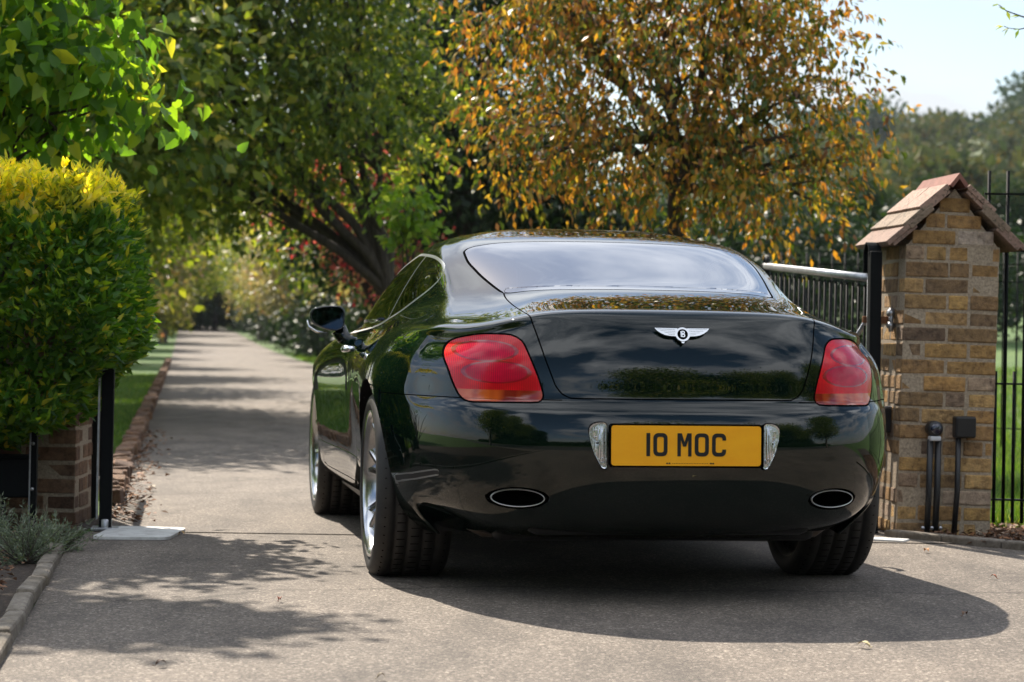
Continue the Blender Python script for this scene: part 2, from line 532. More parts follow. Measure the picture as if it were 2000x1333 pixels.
f_rw = fn_poly(REARW, [0, 1], lambda Q: Q[:, 2] > 1.02)
f_dlo = fn_poly(DLO, [1, 2], lambda Q: Q[:, 0] > .45)
f_ws = fn_poly(WSCR, [0, 2], lambda Q: Q[:, 1] > 1.25)
def f_seam(P): return P[:, 2] - .697 + np.where(P[:, 1] > -.30, .3, 0)
AR, AZ = .388, .352
f_archr = lambda P: np.where(np.abs(P[:, 0]) > .45, np.hypot(P[:, 1], P[:, 2] - AZ) - AR, BIG)
f_archf = lambda P: np.where(np.abs(P[:, 0]) > .45, np.hypot(P[:, 1] - 2.745, P[:, 2] - AZ) - AR, BIG)
DOOR = round_poly([(.74, .975), (.70, .80), (.78, .50), (.90, .285), (2.20, .285), (2.22, .50), (2.16, .90), (2.12, .935), (1.3, .935)], .05)
f_door = fn_poly(DOOR, [1, 2], lambda Q: (Q[:, 0] > .6) & (Q[:, 2] < .955))
EX = np.array([(.545 + .101 * math.cos(a), .368 + .038 * math.sin(a)) for a in np.linspace(0, 2 * math.pi, 40, endpoint=False)])
f_ex = fn_poly(EX, [0, 2], lambda Q: Q[:, 1] < -.6)
MARK = round_poly([(-.42, .380), (-.42, .410), (-.60, .428), (-.775, .452), (-.785, .430), (-.62, .404)], .008)
f_mark = fn_poly(MARK, [1, 2], lambda Q: (Q[:, 0] > .5) & (Q[:, 1] < -.40))
GRILL = round_poly([(-.2, .36), (.36, .36), (.41, .42), (.40, .66), (.34, .705), (-.2, .715)], .05)
f_grill = fn_poly(GRILL, [0, 2], lambda Q: Q[:, 1] > 3.2)
f_hl = lambda P: np.where(P[:, 1] > 3.2, np.minimum(np.hypot(np.abs(P[:, 0]) - .565, P[:, 2] - .665) - .095, np.hypot(np.abs(P[:, 0]) - .745, P[:, 2] - .655) - .075), BIG)
def lens_ellipse(cx, cz, a, b):
    return lambda P: np.where(P[:, 1] < -.3, (np.hypot((np.abs(P[:, 0]) - cx) / a, (P[:, 2] - cz) / b) - 1) * b, BIG)
f_e1 = lens_ellipse(.640, .857, .098, .036)
f_e2 = lens_ellipse(.612, .786, .108, .038)
f_amber = lambda P: np.where((P[:, 1] < -.3), P[:, 2] - .727, BIG)

cut(lambda P: f_archr(P)); cut(lambda P: f_archf(P))
groove(f_lid, .0024, .010)
groove(f_light, .0030, .006)
groove(f_seam, .0018, .006)
groove(f_rw, .0045, .004)
cut(lambda P: f_dlo(P) - .010); cut(f_dlo); cut(lambda P: f_ws(P) - .008); cut(f_ws)
groove(f_door, .0022, .008)
cut(f_ex); cut(f_mark); cut(lambda P: f_mark(P) + .005)
cut(f_grill); cut(lambda P: f_grill(P) - .02); cut(f_hl)
for fe in (f_e1, f_e2):
    cut(fe); cut(lambda P, fe=fe: fe(P) + .0045)
cut(lambda P: np.where(f_light(P) < .01, f_amber(P), BIG))
def f_bline(P):     # the bar between the door window and the quarter window
    return np.where(np.abs(P[:, 0]) > .45, (P[:, 1] - (.86 - (P[:, 2] - .98) * 1.00)), BIG)
cut(lambda P: np.where(f_dlo(P) < .02, f_bline(P) - .008, BIG)); cut(lambda P: np.where(f_dlo(P) < .02, f_bline(P) + .008, BIG))

# classify faces
fl = list(bmc.faces)
CE = np.array([f.calc_center_median()[:] for f in fl])
NR = np.array([f.normal[:] for f in fl])
V = {k: fn(CE) for k, fn in dict(ar=f_archr, af=f_archf, lid=f_lid, light=f_light, seam=f_seam, rw=f_rw, dlo=f_dlo, ws=f_ws, door=f_door,
                                 ex=f_ex, mark=f_mark, grill=f_grill, hl=f_hl, e1=f_e1, e2=f_e2, amber=f_amber, bl=f_bline).items()}
side = np.where(CE[:, 0] < 0, 'l', 'r')
part = []
for i in range(len(fl)):
    g = lambda k: V[k][i]
    y, z, ax = CE[i, 1], CE[i, 2], abs(CE[i, 0])
    s = side[i]
    if g('ar') < 0 or g('af') < 0 or g('ex') < 0: part.append(None); continue
    if g('light') < .0030 and y < -.3:
        if g('light') > -.0030: part.append(('tail_light_' + s, 'seam')); continue
        if g('amber') < 0: part.append(('tail_light_' + s, 'amber')); continue
        k = 'inner' if (g('e1') < -.0045 or g('e2') < -.0045) else ('rim' if (g('e1') < 0 or g('e2') < 0) else 'lens')
        part.append(('tail_light_' + s, k)); continue
    if g('rw') < -.0045: part.append(('rear_window', 'glass')); continue
    if g('rw') < .0045: part.append(('rear_window', 'seam')); continue
    if g('dlo') < 0:
        if abs(g('bl')) < .008: part.append(('body', 'chrome')); continue
        part.append((('side_window_' if g('bl') > 0 else 'quarter_window_') + s, 'glass')); continue
    if g('dlo') < .010: part.append(('body', 'chrome')); continue
    if g('ws') < 0: part.append(('windscreen', 'glass')); continue
    if g('ws') < .008: part.append(('body', 'seam')); continue
    if g('lid') < -.0024: part.append(('boot_lid', 'paint')); continue
    if g('lid') < .0024: part.append(('body', 'seam')); continue
    if abs(g('seam')) < .0018 and y < -.30 and (ax > .40): part.append(('body', 'seam')); continue
    if g('mark') < 0: part.append(('side_marker_' + s, 'chrome' if g('mark') > -.005 else 'mesh')); continue
    if g('hl') < 0: part.append(('headlight_' + s, 'headlens')); continue
    if g('grill') < .02 and y > 3.2: part.append(('grille', 'chrome' if g('grill') > 0 else 'mesh')); continue
    if g('door') < -.0022: part.append(('door_' + s, 'paint')); continue
    if g('door') < .0022: part.append(('body', 'seam')); continue
    if y < -.28 and z < .697: part.append(('rear_bumper', 'paint')); continue
    part.append(('body', 'paint'))
for v in bmc.verts:
    if v[PL] > 0: v.co -= Vector(v[NL]) * v[PL]

CARX, CARY, CARYAW = .4015, 8.586, .1645
car = empty('car', (CARX, CARY, 0), CARYAW, 'dark green two-door coupe parked in the gateway seen from behind', 'car')
M['lens_inner'] = mat('red_lens_inner', (.56, .001, .035), .2, 0, **{'Specular IOR Level': .2, 'Coat Weight': .35, 'Coat Roughness': .02})
M['lens_rim'] = mat('red_lens_dark', (.26, .001, .010), .10, 0, **{'Coat Weight': .6, 'Coat Roughness': .02})
M['amber'] = mat('amber_lens', (.30, .030, .008), .08, 0, **{'Coat Weight': .6, 'Coat Roughness': .02})
_t = NT(M['amber']); _t.color(_t.ramp(_t.noise(_t.mapping(_t.coord(), (6, 6, 1)), 1.6, 2), [(.40, (.20, .005, .006)), (.60, (.55, .09, .015))]))
M['clear_lens'] = mat('clear_lens', (.62, .63, .66), .16, .85, **{'Coat Weight': 1.0, 'Coat Roughness': .02})
_t = NT(M['clear_lens']); _w = _t.n.new('ShaderNodeTexWave'); _w.inputs['Scale'].default_value = 40; _w.inputs['Distortion'].default_value = 1.5; _t.l.new(_t.coord(), _w.inputs['Vector']); _t.bump(_w.outputs['Fac'], .55, .004)
for _k in ('lens_red', 'lens_inner'):
    _t = NT(M[_k]); _w = _t.n.new('ShaderNodeTexWave'); _w.inputs['Scale'].default_value = 55; _w.inputs['Distortion'].default_value = .6
    _t.l.new(_t.coord(), _w.inputs['Vector']); _bs = tuple(M[_k].node_tree.nodes['Principled BSDF'].inputs['Base Color'].default_value)[:3]
    _t.color(_t.mix(_w.outputs['Fac'], tuple(c * .72 for c in _bs), tuple(min(c * 1.25, 1) for c in _bs)))
    _t.color(_t.mix(_t.ramp(_t.noise(_t.mapping(_t.coord(), (1, 1, 2)), 9, 2), [(.35, (0, 0, 0)), (.6, (.6, .6, .6))]), _t.b.inputs['Base Color'].links[0].from_socket, tuple(c * .5 for c in _bs)))
SLOT = dict(paint='paint', seam='seam', glass='glass', chrome='trim', lens='lens_red', inner='lens_inner', rim='lens_rim', amber='amber', headlens='clear_lens', mesh='black_plastic')
groups = {}
for i, p in enumerate(part):
    if p: groups.setdefault(p[0], []).append((fl[i], p[1]))
PARTNAMES = {}
for key, lst in groups.items():
    kinds = sorted(set(k for _, k in lst))
    vm, verts, nrm, faces, mi = {}, [], [], [], []
    for f, k in lst:
        idx = []
        for v in f.verts:
            if v not in vm:
                vm[v] = len(verts); verts.append(v.co[:]); n = Vector(v[NL]); nrm.append(n[:])
            idx.append(vm[v])
        faces.append(idx); mi.append(kinds.index(k))
    me = bpy.data.meshes.new(key)
    me.from_pydata(verts, [], faces)
    for k in kinds: me.materials.append(M[SLOT[k]])
    me.polygons.foreach_set('material_index', mi)
    me.shade_smooth()
    me.normals_split_custom_set_from_vertices(nrm)
    base = key[:-2] if key.endswith(('_l', '_r')) else key
    o = link(bpy.data.objects.new(base, me)); o.parent = car
    PARTNAMES[key] = o
bmc.free()


# ---- helper for car parts
def cpart(name, bm, m, parent=car, smooth=True):
    return mesh_obj(name, bm, m, parent, smooth)
body = PARTNAMES['body']
# arch wells and lips
for sx in (-1, 1):
    for yc in (0, 2.745):
        bm = bmesh.new()
        N = 40
        a0, a1 = R(-22), R(202)
        prev = None
        for k in range(N + 1):
            a = a0 + (a1 - a0) * k / N
            y, z = yc + AR * math.cos(a), AZ + AR * math.sin(a)
            if True:
                # find the shell width at this spot
                q = S_.reshape(-1, 3)
                d = np.hypot(q[:, 1] - y, q[:, 2] - z) + np.where(q[:, 0] > .4, 0, 9)
                xo = q[np.argmin(d), 0] - .002
            r = [bm.verts.new((sx * x, yc + rr * math.cos(a), AZ + rr * math.sin(a))) for x, rr in ((xo, AR), (xo - .012, AR + .010), (.60, AR + .012))]
            if prev:
                for t in range(2):
                    bm.faces.new((prev[t], prev[t + 1], r[t + 1], r[t]))
            prev = r
        # inner disc of the well
        vs = [bm.verts.new((sx * .60, yc + (AR + .012) * math.cos(a0 + (a1 - a0) * k / N), AZ + (AR + .012) * math.sin(a0 + (a1 - a0) * k / N))) for k in range(N + 1)]
        bm.faces.new(vs)
        cpart('wheel_arch', bm, M['black_plastic'], car)
# underbody
bm = bmesh.new()
box(bm, (0, 1.35, .245), (1.16, 4.1, .10), bevel=.03)
box(bm, (0, -.72, .285), (1.0, .42, .10), bevel=.04)
box(bm, (0, 1.37, .25), (1.70, 1.70, .12), bevel=.03)
box(bm, (0, 0, .33), (1.2, .12, .12), bevel=.04)
cpart('underbody', bm, M['black_plastic'])
M['silencer'] = mat('heat_stained_steel', (.22, .17, .13), .35, .9)
bm = bmesh.new()
bm.free()
for sx in (-1, 1):
    bm = bmesh.new(); tube(bm, [(sx * .66, -.56, .262), (sx * .60, -.60, .245), (sx * .30, -.60, .245), (sx * .22, -.56, .262)], [.03, .045, .045, .03], 14)
    cpart('silencer', bm, M['silencer'])
# exhaust tips
for sx in (-1, 1):
    bm = bmesh.new()
    nrm_y = -1.0
    ang = R(24) * sx
    prof = [(1.0, .000), (1.0, -.010), (.975, -.013), (.955, -.010), (.93, .10)]
    rings_ = []
    for sc_, dy in prof:
        rr = []
        for k in range(40):
            a = 2 * math.pi * k / 40
            x, z = .094 * sc_ * math.cos(a), (.0310 if sc_ > .98 else .0310 - (1 - sc_) * .094) * math.sin(a)
            px = sx * .545 + x * math.cos(ang) - dy * math.sin(ang) * 0
            rr.append(bm.verts.new((px, -.985 + dy + x * math.sin(ang), .368 + z)))
        rings_.append(rr)
    for i in range(len(rings_) - 1):
        for k in range(40):
            f = bm.faces.new((rings_[i][k], rings_[i][(k + 1) % 40], rings_[i + 1][(k + 1) % 40], rings_[i + 1][k]))
            f.smooth = True
            f.material_index = 1 if i == 3 else 0
    # outer recess funnel
    rec = []
    for sc_, dy in ((1.0, .0), (1.0, .14)):
        rr = []
        for k in range(40):
            a = 2 * math.pi * k / 40
            x, z = .101 * math.cos(a), .038 * math.sin(a)
            rr.append(bm.verts.new((sx * .545 + x, -.975 + (dy) + abs(x) * 0 + x * math.sin(ang) * 1.1, .368 + z)))
        rec.append(rr)
    for k in range(40):
        f = bm.faces.new((rec[0][k], rec[0][(k + 1) % 40], rec[1][(k + 1) % 40], rec[1][k])); f.material_index = 1
    f = bm.faces.new(rec[1]); f.material_index = 1
    cpart('exhaust_tip', bm, [M['trim'], M['seam']])

# interior
bm = bmesh.new()
box(bm, (0, .9, .45), (1.5, 2.6, .30), bevel=.05)
box(bm, (0, -.05, .96), (1.15, .62, .06), bevel=.02)             # parcel shelf
for sx in (-1, 1):
    box(bm, (sx * .30, .42, .86), (.46, .14, .50), (R(-18), 0, 0), .05)
    box(bm, (sx * .37, 1.02, .80), (.50, .16, .62), (R(-16), 0, 0), .06)
    box(bm, (sx * .37, .92, 1.13), (.27, .09, .17), (R(-12), 0, 0), .04)
box(bm, (0, 1.95, .80), (1.45, .40, .24), bevel=.06)
cpart('interior', bm, M['interior'])

# wing mirrors
for sx in (-1, 1):
    bm = bmesh.new()
    cx, cy, cz = sx * .945, 1.93, .972
    prof = round_poly([(-.092, .010), (-.075, .048), (-.01, .062), (.068, .060), (.088, .035), (.084, -.045), (.052, -.064), (-.01, -.056), (-.07, -.030)], .03) * .88
    secs = [(0.0, 1.0), (.004, 1.05), (.03, 1.07), (.075, .98), (.115, .78), (.14, .45), (.147, .12)]
    rr_ = []
    for dy, s_ in secs:
        rr_.append([bm.verts.new((cx - sx * -1 * 0 + (-sx) * -1 * 0 + sx * -p[0] * s_ + sx * .0, cy + dy - .02 * 0, cz + p[1] * s_)) for p in prof])
    for i in range(len(rr_) - 1):
        n = len(prof)
        for k in range(n):
            bm.faces.new((rr_[i][k], rr_[i][(k + 1) % n], rr_[i + 1][(k + 1) % n], rr_[i + 1][k]))
    bm.faces.new(rr_[-1])
    # stalk
    tube(bm, [(cx - sx * .055, cy + .06, cz - .05), (cx - sx * .085, cy + .06, cz - .095), (cx - sx * .15, cy + .05, cz - .115)], [.040, .034, .040], 12)
    mir = cpart('wing_mirror', bm, M['paint'])
    bm = bmesh.new()
    o_ = [bm.verts.new((cx + sx * -p[0], cy - .001, cz + p[1])) for p in prof]
    i_ = [bm.verts.new((cx + sx * -p[0] * .96, cy + .003, cz + p[1] * .945)) for p in prof]
    n = len(prof)
    for k in range(n): bm.faces.new((o_[k], o_[(k + 1) % n], i_[(k + 1) % n], i_[k]))
    cpart('mirror_surround', bm, M['black_plastic'], mir)
    bm = bmesh.new()
    g_ = [bm.verts.new((cx + sx * -p[0] * .96, cy + .004, cz + p[1] * .945)) for p in prof]
    bm.faces.new(g_)
    cpart('mirror_glass', bm, M['mirror'], mir)
    bm = bmesh.new()
    tube(bm, [(cx + sx * .092, cy + .02, cz - .01), (cx + sx * .085, cy + .015, cz - .040), (cx + sx * .05, cy + .012, cz - .062), (cx + sx * .0, cy + .012, cz - .068)], [.004, .007, .007, .003], 8)
    cpart('mirror_trim', bm, M['chrome'], mir)
# door handles
for sx, key in ((-1, 'door_l'), (1, 'door_r')):
    bm = bmesh.new()
    pts = [(sx * .915, .99, .838), (sx * .948, .975, .838), (sx * .960, .92, .840), (sx * .956, .86, .842), (sx * .925, .845, .842)]
    tube(bm, pts, [.010, .014, .015, .014, .010], 10)
    cpart('door_handle', bm, M['chrome'], PARTNAMES[key])

# boot badge: two wings and a central roundel, lying on the lid
def plate_frame(x, y, z, lean):
    return Matrix.Translation((x, y, z)) @ Matrix.Rotation(lean, 4, 'X')
bm = bmesh.new()
wing = [(.016, .0170), (.050, .0172), (.080, .0174), (.0945, .0176), (.086, .0075), (.074, -.001), (.060, -.0075), (.045, -.0105), (.028, -.0115), (.016, -.015)]
for sx in (-1, 1):
    w_ = [(p[0] * sx, p[1]) for p in wing]
    if sx < 0: w_ = w_[::-1]
    prism(bm, w_, -.004, .004)
    for k in range(4):
        prism(bm, [(sx * (.024 + .0), .013 - k * .0062), (sx * (.088 - k * .013), .0155 - k * .0062), (sx * (.086 - k * .013), .0140 - k * .0062), (sx * .024, .0115 - k * .0062)], -.0055, -.003)
oval = [(.0250 * math.cos(a), .0250 * math.sin(a) - .006) for a in np.linspace(0, 2 * math.pi, 32, endpoint=False)]
prism(bm, oval, -.0075, .004)
prism(bm, [(-.010, -.026), (.010, -.026), (.003, -.037), (-.003, -.037)], -.005, .004)
bmesh.ops.recalc_face_normals(bm, faces=bm.faces)
badge = mesh_obj('boot_badge', bm, M['chrome'], PARTNAMES['boot_lid'])
badge.matrix_local = plate_frame(.0, -1.033, .925, R(-22))
bm = bmesh.new()
prism(bm, [(p[0] * .72, (p[1] + .006) * .74 - .006) for p in oval], -.0085, -.006)
o = mesh_obj('roundel', bm, M['seam'], badge)
def letter(bm, rects, rings=(), y0=-.0100, y1=-.0080):
    for r in rects:
        prism(bm, r, y0, y1)
bm = bmesh.new()
def rrect(x0, z0, x1, z1): return [(x0, z0), (x1, z0), (x1, z1), (x0, z1)]
def ring_shape(bm, outer, inner, y0, y1):
    n = len(outer)
    A = [[bm.verts.new((p[0], y, p[1])) for p in L] for L in (outer, inner) for y in (y0, y1)]
    o0, o1, i0, i1 = A
    for k in range(n):
        j = (k + 1) % n
        bm.faces.new((o0[k], o0[j], i0[j], i0[k])); bm.faces.new((o1[k], i1[k], i1[j], o1[j]))
        bm.faces.new((o0[k], o1[k], o1[j], o0[j])); bm.faces.new((i0[k], i0[j], i1[j], i1[k]))
def rr_loop(cx, cz, hx, hz, r, n=5, cut_right=False):
    out = []
    for (sx, sz, a0) in ((1, 1, 0), (-1, 1, 90), (-1, -1, 180), (1, -1, 270)):
        for k in range(n):
            a = R(a0 + 90 * k / (n - 1))
            out.append((cx + sx * (hx - r) + r * math.cos(a), cz + sz * (hz - r) + r * math.sin(a)))
    return out
s_ = .55
prism(bm, rrect(-.0075, -.0165, -.0040, .0045), -.0102, -.008)
ring_shape(bm, rr_loop(.001, .0000, .0062, .0055, .0045), rr_loop(.001, .0000, .0026, .0024, .0020), -.0102, -.008)
ring_shape(bm, rr_loop(.001, -.0112, .0068, .0058, .0048), rr_loop(.001, -.0112, .0030, .0026, .0022), -.0102, -.008)
bmesh.ops.recalc_face_normals(bm, faces=bm.faces)
mesh_obj('letter', bm, M['chrome'], badge)

# number plate
M['plate_y'] = mat('yellow_plate', (.80, .33, .008), .4, 0, **{'Coat Weight': .15, 'Coat Roughness': .05})
_t = NT(M['plate_y']); _t.color(_t.ramp(_t.noise(_t.mapping(_t.coord(), (1, 1, 2.5)), 9, 3), [(.3, (.96, .41, .005)), (.7, (1.0, .47, .008))]))
M['plate_k'] = mat('plate_black', (.010, .012, .016), .35)
PW, PH = .255, .0665
bm = bmesh.new()
prism(bm, rr_loop(0, 0, PW + .006, PH + .006, .012), .000, .03)
bmesh.ops.recalc_face_normals(bm, faces=bm.faces)
np_root = mesh_obj('number_plate', bm, M['seam'], car)
np_root.matrix_local = plate_frame(0, -1.118, .552, R(-2))
bm = bmesh.new()
prism(bm, rr_loop(0, 0, PW, PH, .010), -.004, .002)
bmesh.ops.recalc_face_normals(bm, faces=bm.faces)
mesh_obj('plate_face', bm, M['plate_y'], np_root)
bm = bmesh.new()
y0, y1 = -.0055, -.0035
CH, CW, ST = .0765, .048, .0125            # character height, width, stroke
zc_ = .0035
def ch_O(x):
    ring_shape(bm, rr_loop(x + CW / 2, zc_, CW / 2, CH / 2, .016), rr_loop(x + CW / 2, zc_, CW / 2 - ST, CH / 2 - ST, .007), y0, y1)
def ch_1(x): prism(bm, rrect(x, zc_ - CH / 2, x + ST, zc_ + CH / 2), y0, y1)
def ch_M(x):
    h = CH / 2
    prism(bm, rrect(x, zc_ - h, x + ST * .92, zc_ + h), y0, y1)
    prism(bm, rrect(x + CW - ST * .92, zc_ - h, x + CW, zc_ + h), y0, y1)
    m_ = x + CW / 2
    prism(bm, [(x + .004, zc_ + h), (x + ST * 1.15, zc_ + h), (m_ + .005, zc_ - .006), (m_ - .005, zc_ - .006)], y0 - .0003, y1)
    prism(bm, [(x + CW - ST * 1.15, zc_ + h), (x + CW - .004, zc_ + h), (m_ + .0052, zc_ - .006), (m_ - .0048, zc_ - .006)], y0 - .0006, y1)
def ch_C(x):
    n = 5
    out = [(x + CW, zc_ + .0165)]
    lo = rr_loop(x + CW / 2, zc_, CW / 2, CH / 2, .016)
    li = rr_loop(x + CW / 2, zc_, CW / 2 - ST, CH / 2 - ST, .007)
    outer = [(x + CW, zc_ + .015)] + lo[:20] + [(x + CW, zc_ - .015)]
    inner = [(x + CW - ST, zc_ + .015)] + li[:20] + [(x + CW - ST, zc_ - .015)]
    N_ = len(outer)
    A = [[bm.verts.new((p[0], y, p[1])) for p in L] for L in (outer, inner) for y in (y0, y1)]
    o0, o1, i0, i1 = A
    for k in range(N_ - 1):
        j = k + 1
        bm.faces.new((o0[k], o0[j], i0[j], i0[k])); bm.faces.new((o1[k], i1[k], i1[j], o1[j]))
        bm.faces.new((o0[k], o1[k], o1[j], o0[j])); bm.faces.new((i0[k], i0[j], i1[j], i1[k]))
    bm.faces.new((o0[0], i0[0], i1[0], o1[0])); bm.faces.new((o0[-1], o1[-1], i1[-1], i0[-1]))
x0 = -.137
ch_1(x0); ch_O(x0 + ST + .011)
x1 = x0 + ST + .011 + CW + .034
ch_M(x1); ch_O(x1 + CW + .011); ch_C(x1 + 2 * (CW + .011))
# tiny marks under the registration
for xx in (-.066, -.058, .083, .091): prism(bm, rrect(xx - .003, -.0605, xx + .0025, -.0560), y0, y1)
for k in range(22): prism(bm, rrect(-.048 + k * .0056, -.0592, -.0455 + k * .0056, -.0575), y0 + .0006, y1)
bmesh.ops.recalc_face_normals(bm, faces=bm.faces)
mesh_obj('registration', bm, M['plate_k'], np_root)
# clear lamps flanking the plate
for sx in (-1, 1):
    bm = bmesh.new()
    shp = round_poly([(.268, -.078), (.284, -.075), (.312, -.022), (.328, .040), (.322, .066), (.300, .076), (.268, .074)], .018)
    shp = [(p[0] * sx, p[1]) for p in shp]
    if sx > 0: shp = shp[::-1]
    def lampy(x): return .010 + (abs(x) - .26) * .22
    cx_ = sum(p[0] for p in shp) / len(shp); cz_ = sum(p[1] for p in shp) / len(shp)
    levels = [(1.10, .022, 2), (1.08, -.001, 2), (1.0, -.004, 1), (.97, -.003, 0), (.80, -.0055, 0), (.45, -.007, 0), (.05, -.0075, 0)]
    rr_ = []
    for s1, dy, mi_ in levels:
        rr_.append([bm.verts.new((cx_ + (p[0] - cx_) * s1, dy + lampy(p[0]), cz_ + (p[1] - cz_) * (s1 if s1 < 1 else 1 + (s1 - 1) * .5))) for p in shp])
    n = len(shp)
    for i in range(len(rr_) - 1):
        for k in range(n):
            f = bm.faces.new((rr_[i][k], rr_[i][(k + 1) % n], rr_[i + 1][(k + 1) % n], rr_[i + 1][k]))
            f.material_index = 1 if i < 2 else (0 if i > 2 else 2); f.smooth = i > 2
    bm.faces.new(rr_[-1])
    bmesh.ops.recalc_face_normals(bm, faces=bm.faces)
    rl = mesh_obj('reversing_lamp', bm, [M['clear_lens'], M['seam'], M['chrome']], car)
    rl.matrix_local = plate_frame(0, -1.118, .552, R(-2))
    bm = bmesh.new()
    for k in range(5):
        zz = .052 - k * .021
        xa = .275; xb = .314 - k * .006
        tube(bm, [(sx * xa, lampy(xa) - .0055, zz), (sx * xb, lampy(xb) - .0045, zz - .003)], .0016 if k != 2 else .0035, 6, mi=1 if k == 2 else 0)
    lathe(bm, [(.010, -.003), (.010, .003), (.0065, .003), (.0060, -.002)], 16, 'Y', (sx * .283, .004, -.052))
    mesh_obj('reflector_rib', bm, [M['chrome'], M['seam']], rl)

# ---- wheels
def make_wheel(left):
    w = empty('wheel')
    w.parent = car
    TR, RR, TW = .350, .268, .1375
    bm = bmesh.new()
    prof = [(RR - .004, -TW + .018), (RR + .012, -TW + .004), (.300, -TW - .006), (.325, -TW + .001), (.340, -TW + .016), (.3475, -TW + .034)]
    grooves = [-.075, -.028, .028, .075]
    xs = -TW + .034
    tread = []
    for g_ in grooves:
        tread += [(TR, g_ - .007), (TR - .007, g_ - .004), (TR - .007, g_ + .004), (TR, g_ + .007)]
    prof += tread + [(.3475, TW - .034), (.340, TW - .016), (.325, TW - .001), (.300, TW + .006), (RR + .012, TW - .004), (RR - .004, TW - .018)]
    lathe(bm, prof, 96)
    # shoulder sipes
    for k in range(60):
        a = 2 * math.pi * k / 60
        for s1 in (-1, 1):
            c = Vector((s1 * .108, .3432 * math.cos(a), .3432 * math.sin(a)))
            box(bm, c, (.014, .004, .003), Matrix.Rotation(a, 4, 'X'), 0, 1)
    for k in range(64):
        a = 2 * math.pi * k / 64 + .03
        for rib, wd in ((-.052, .030), (.0, .030), (.052, .030)):
            aa = a + (rib * 1.2)
            c = Vector((rib, (TR - .0008) * math.cos(aa), (TR - .0008) * math.sin(aa)))
            box(bm, c, (wd, .003, .0028), Matrix.Rotation(aa, 4, 'X') @ Matrix.Rotation(0, 4, 'Y'), 0, 1)
    mesh_obj('tyre', bm, [M['rubber'], M['seam']], w)
    bm = bmesh.new()
    lathe(bm, [(RR + .008, -TW + .006), (RR + .004, -TW - .002), (RR - .006, -TW + .004), (RR - .016, -TW + .022), (RR - .022, -TW + .05), (RR - .035, .02), (RR - .030, TW - .02), (RR + .006, TW - .008)], 96)
    lathe(bm, [(.0, -.098), (.030, -.098), (.036, -.092), (.060, -.088), (.078, -.070), (.080, -.02)], 40)
    # seven split spokes
    for k in range(7):
        a = 2 * math.pi * k / 7 + .2
        for da in (-.10, .10):
            for seg_ in range(1):
                p0 = Vector((-.082, .060 * math.cos(a + da * .8), .060 * math.sin(a + da * .8)))
                p1 = Vector((-.086, .16 * math.cos(a + da * .95), .16 * math.sin(a + da * .95)))
                p2 = Vector((-.112, (RR - .012) * math.cos(a + da * 1.5), (RR - .012) * math.sin(a + da * 1.5)))
                pts_ = [p0, p1, p2]
                prev = None
                for p_, wd in zip(pts_, (.014, .011, .013)):
                    rad = Vector((0, p_.y, p_.z)).normalized(); tan = Vector((0, -rad.z, rad.y))
                    r4 = [bm.verts.new(p_ + tan * wd * s_y + Vector((dx, 0, 0))) for s_y, dx in ((-1, .006), (-.55, -.006), (.55, -.006), (1, .006), (.8, .04), (-.8, .04))]
                    if prev:
                        for t in range(6):
                            f = bm.faces.new((prev[t], prev[(t + 1) % 6], r4[(t + 1) % 6], r4[t])); f.smooth = False
                    prev = r4
    bmesh.ops.recalc_face_normals(bm, faces=bm.faces)
    mesh_obj('rim', bm, M['alloy'], w)
    bm = bmesh.new()
    lathe(bm, [(0, -.108), (.022, -.108), (.030, -.104), (.033, -.095)], 32)
    mesh_obj('hub_cap', bm, M['chrome'], w, True)
    bm = bmesh.new()
    lathe(bm, [(.07, -.02), (.19, -.02), (.19, .01), (.07, .01)], 48)
    box(bm, (-.005, .10, .12), (.07, .16, .10), (R(40), 0, 0), .01)
    mesh_obj('brake_disc', bm, M['disc'], w)
    return w
wheel0 = make_wheel(True)
def dup_tree(o, parent=None):
    c = o.copy(); COL.objects.link(c)
    if parent: c.parent = parent
    for ch in list(o.children): dup_tree(ch, c)
    return c
for i, (sx, y) in enumerate(((-1, 0), (-1, 2.745), (1, 0), (1, 2.745))):
    w = wheel0 if i == 0 else dup_tree(wheel0)
    w.location = (sx * (.803 if y == 0 else .795), y, .347)
    w.rotation_euler = (R(17 * i + 5), 0, R(180) if sx > 0 else 0)
# ================================================================ SETTING
def at(px, py, d):
    """photo pixel at depth d -> world point"""
    dx, dy = px - 1000, py - 666.5
    a = dx * math.cos(ROLL) + dy * math.sin(ROLL)
    b = -dx * math.sin(ROLL) + dy * math.cos(ROLL)
    return Vector((a * d / F_PX, d, CAM_H - b * d / F_PX - PITCH * d))
def sstep(t): t = np.clip(t, 0, 1); return t * t * (3 - 2 * t)
def drive_left(d): return -1.95 - .146 * (d - 11.06)
def drive_right(d): return drive_left(d) + 3.62
def gz(x, y):
    x = np.asarray(x, float); y = np.asarray(y, float)
    z = .90 * sstep((y - 60) / 130)
    right = sstep((x - drive_right(y) - 1.5) / 6) * sstep((y - 10.6) / 10)
    z = z + right * 1.7 * sstep((y - 16) / 55)
    hill = sstep((y - 110) / 300) * (22 + 12 * sstep((x - 15) / 80))
    z = z + hill * sstep((x + 10) / 45)
    z = z + sstep((y - 420) / 300) * -10
    return z

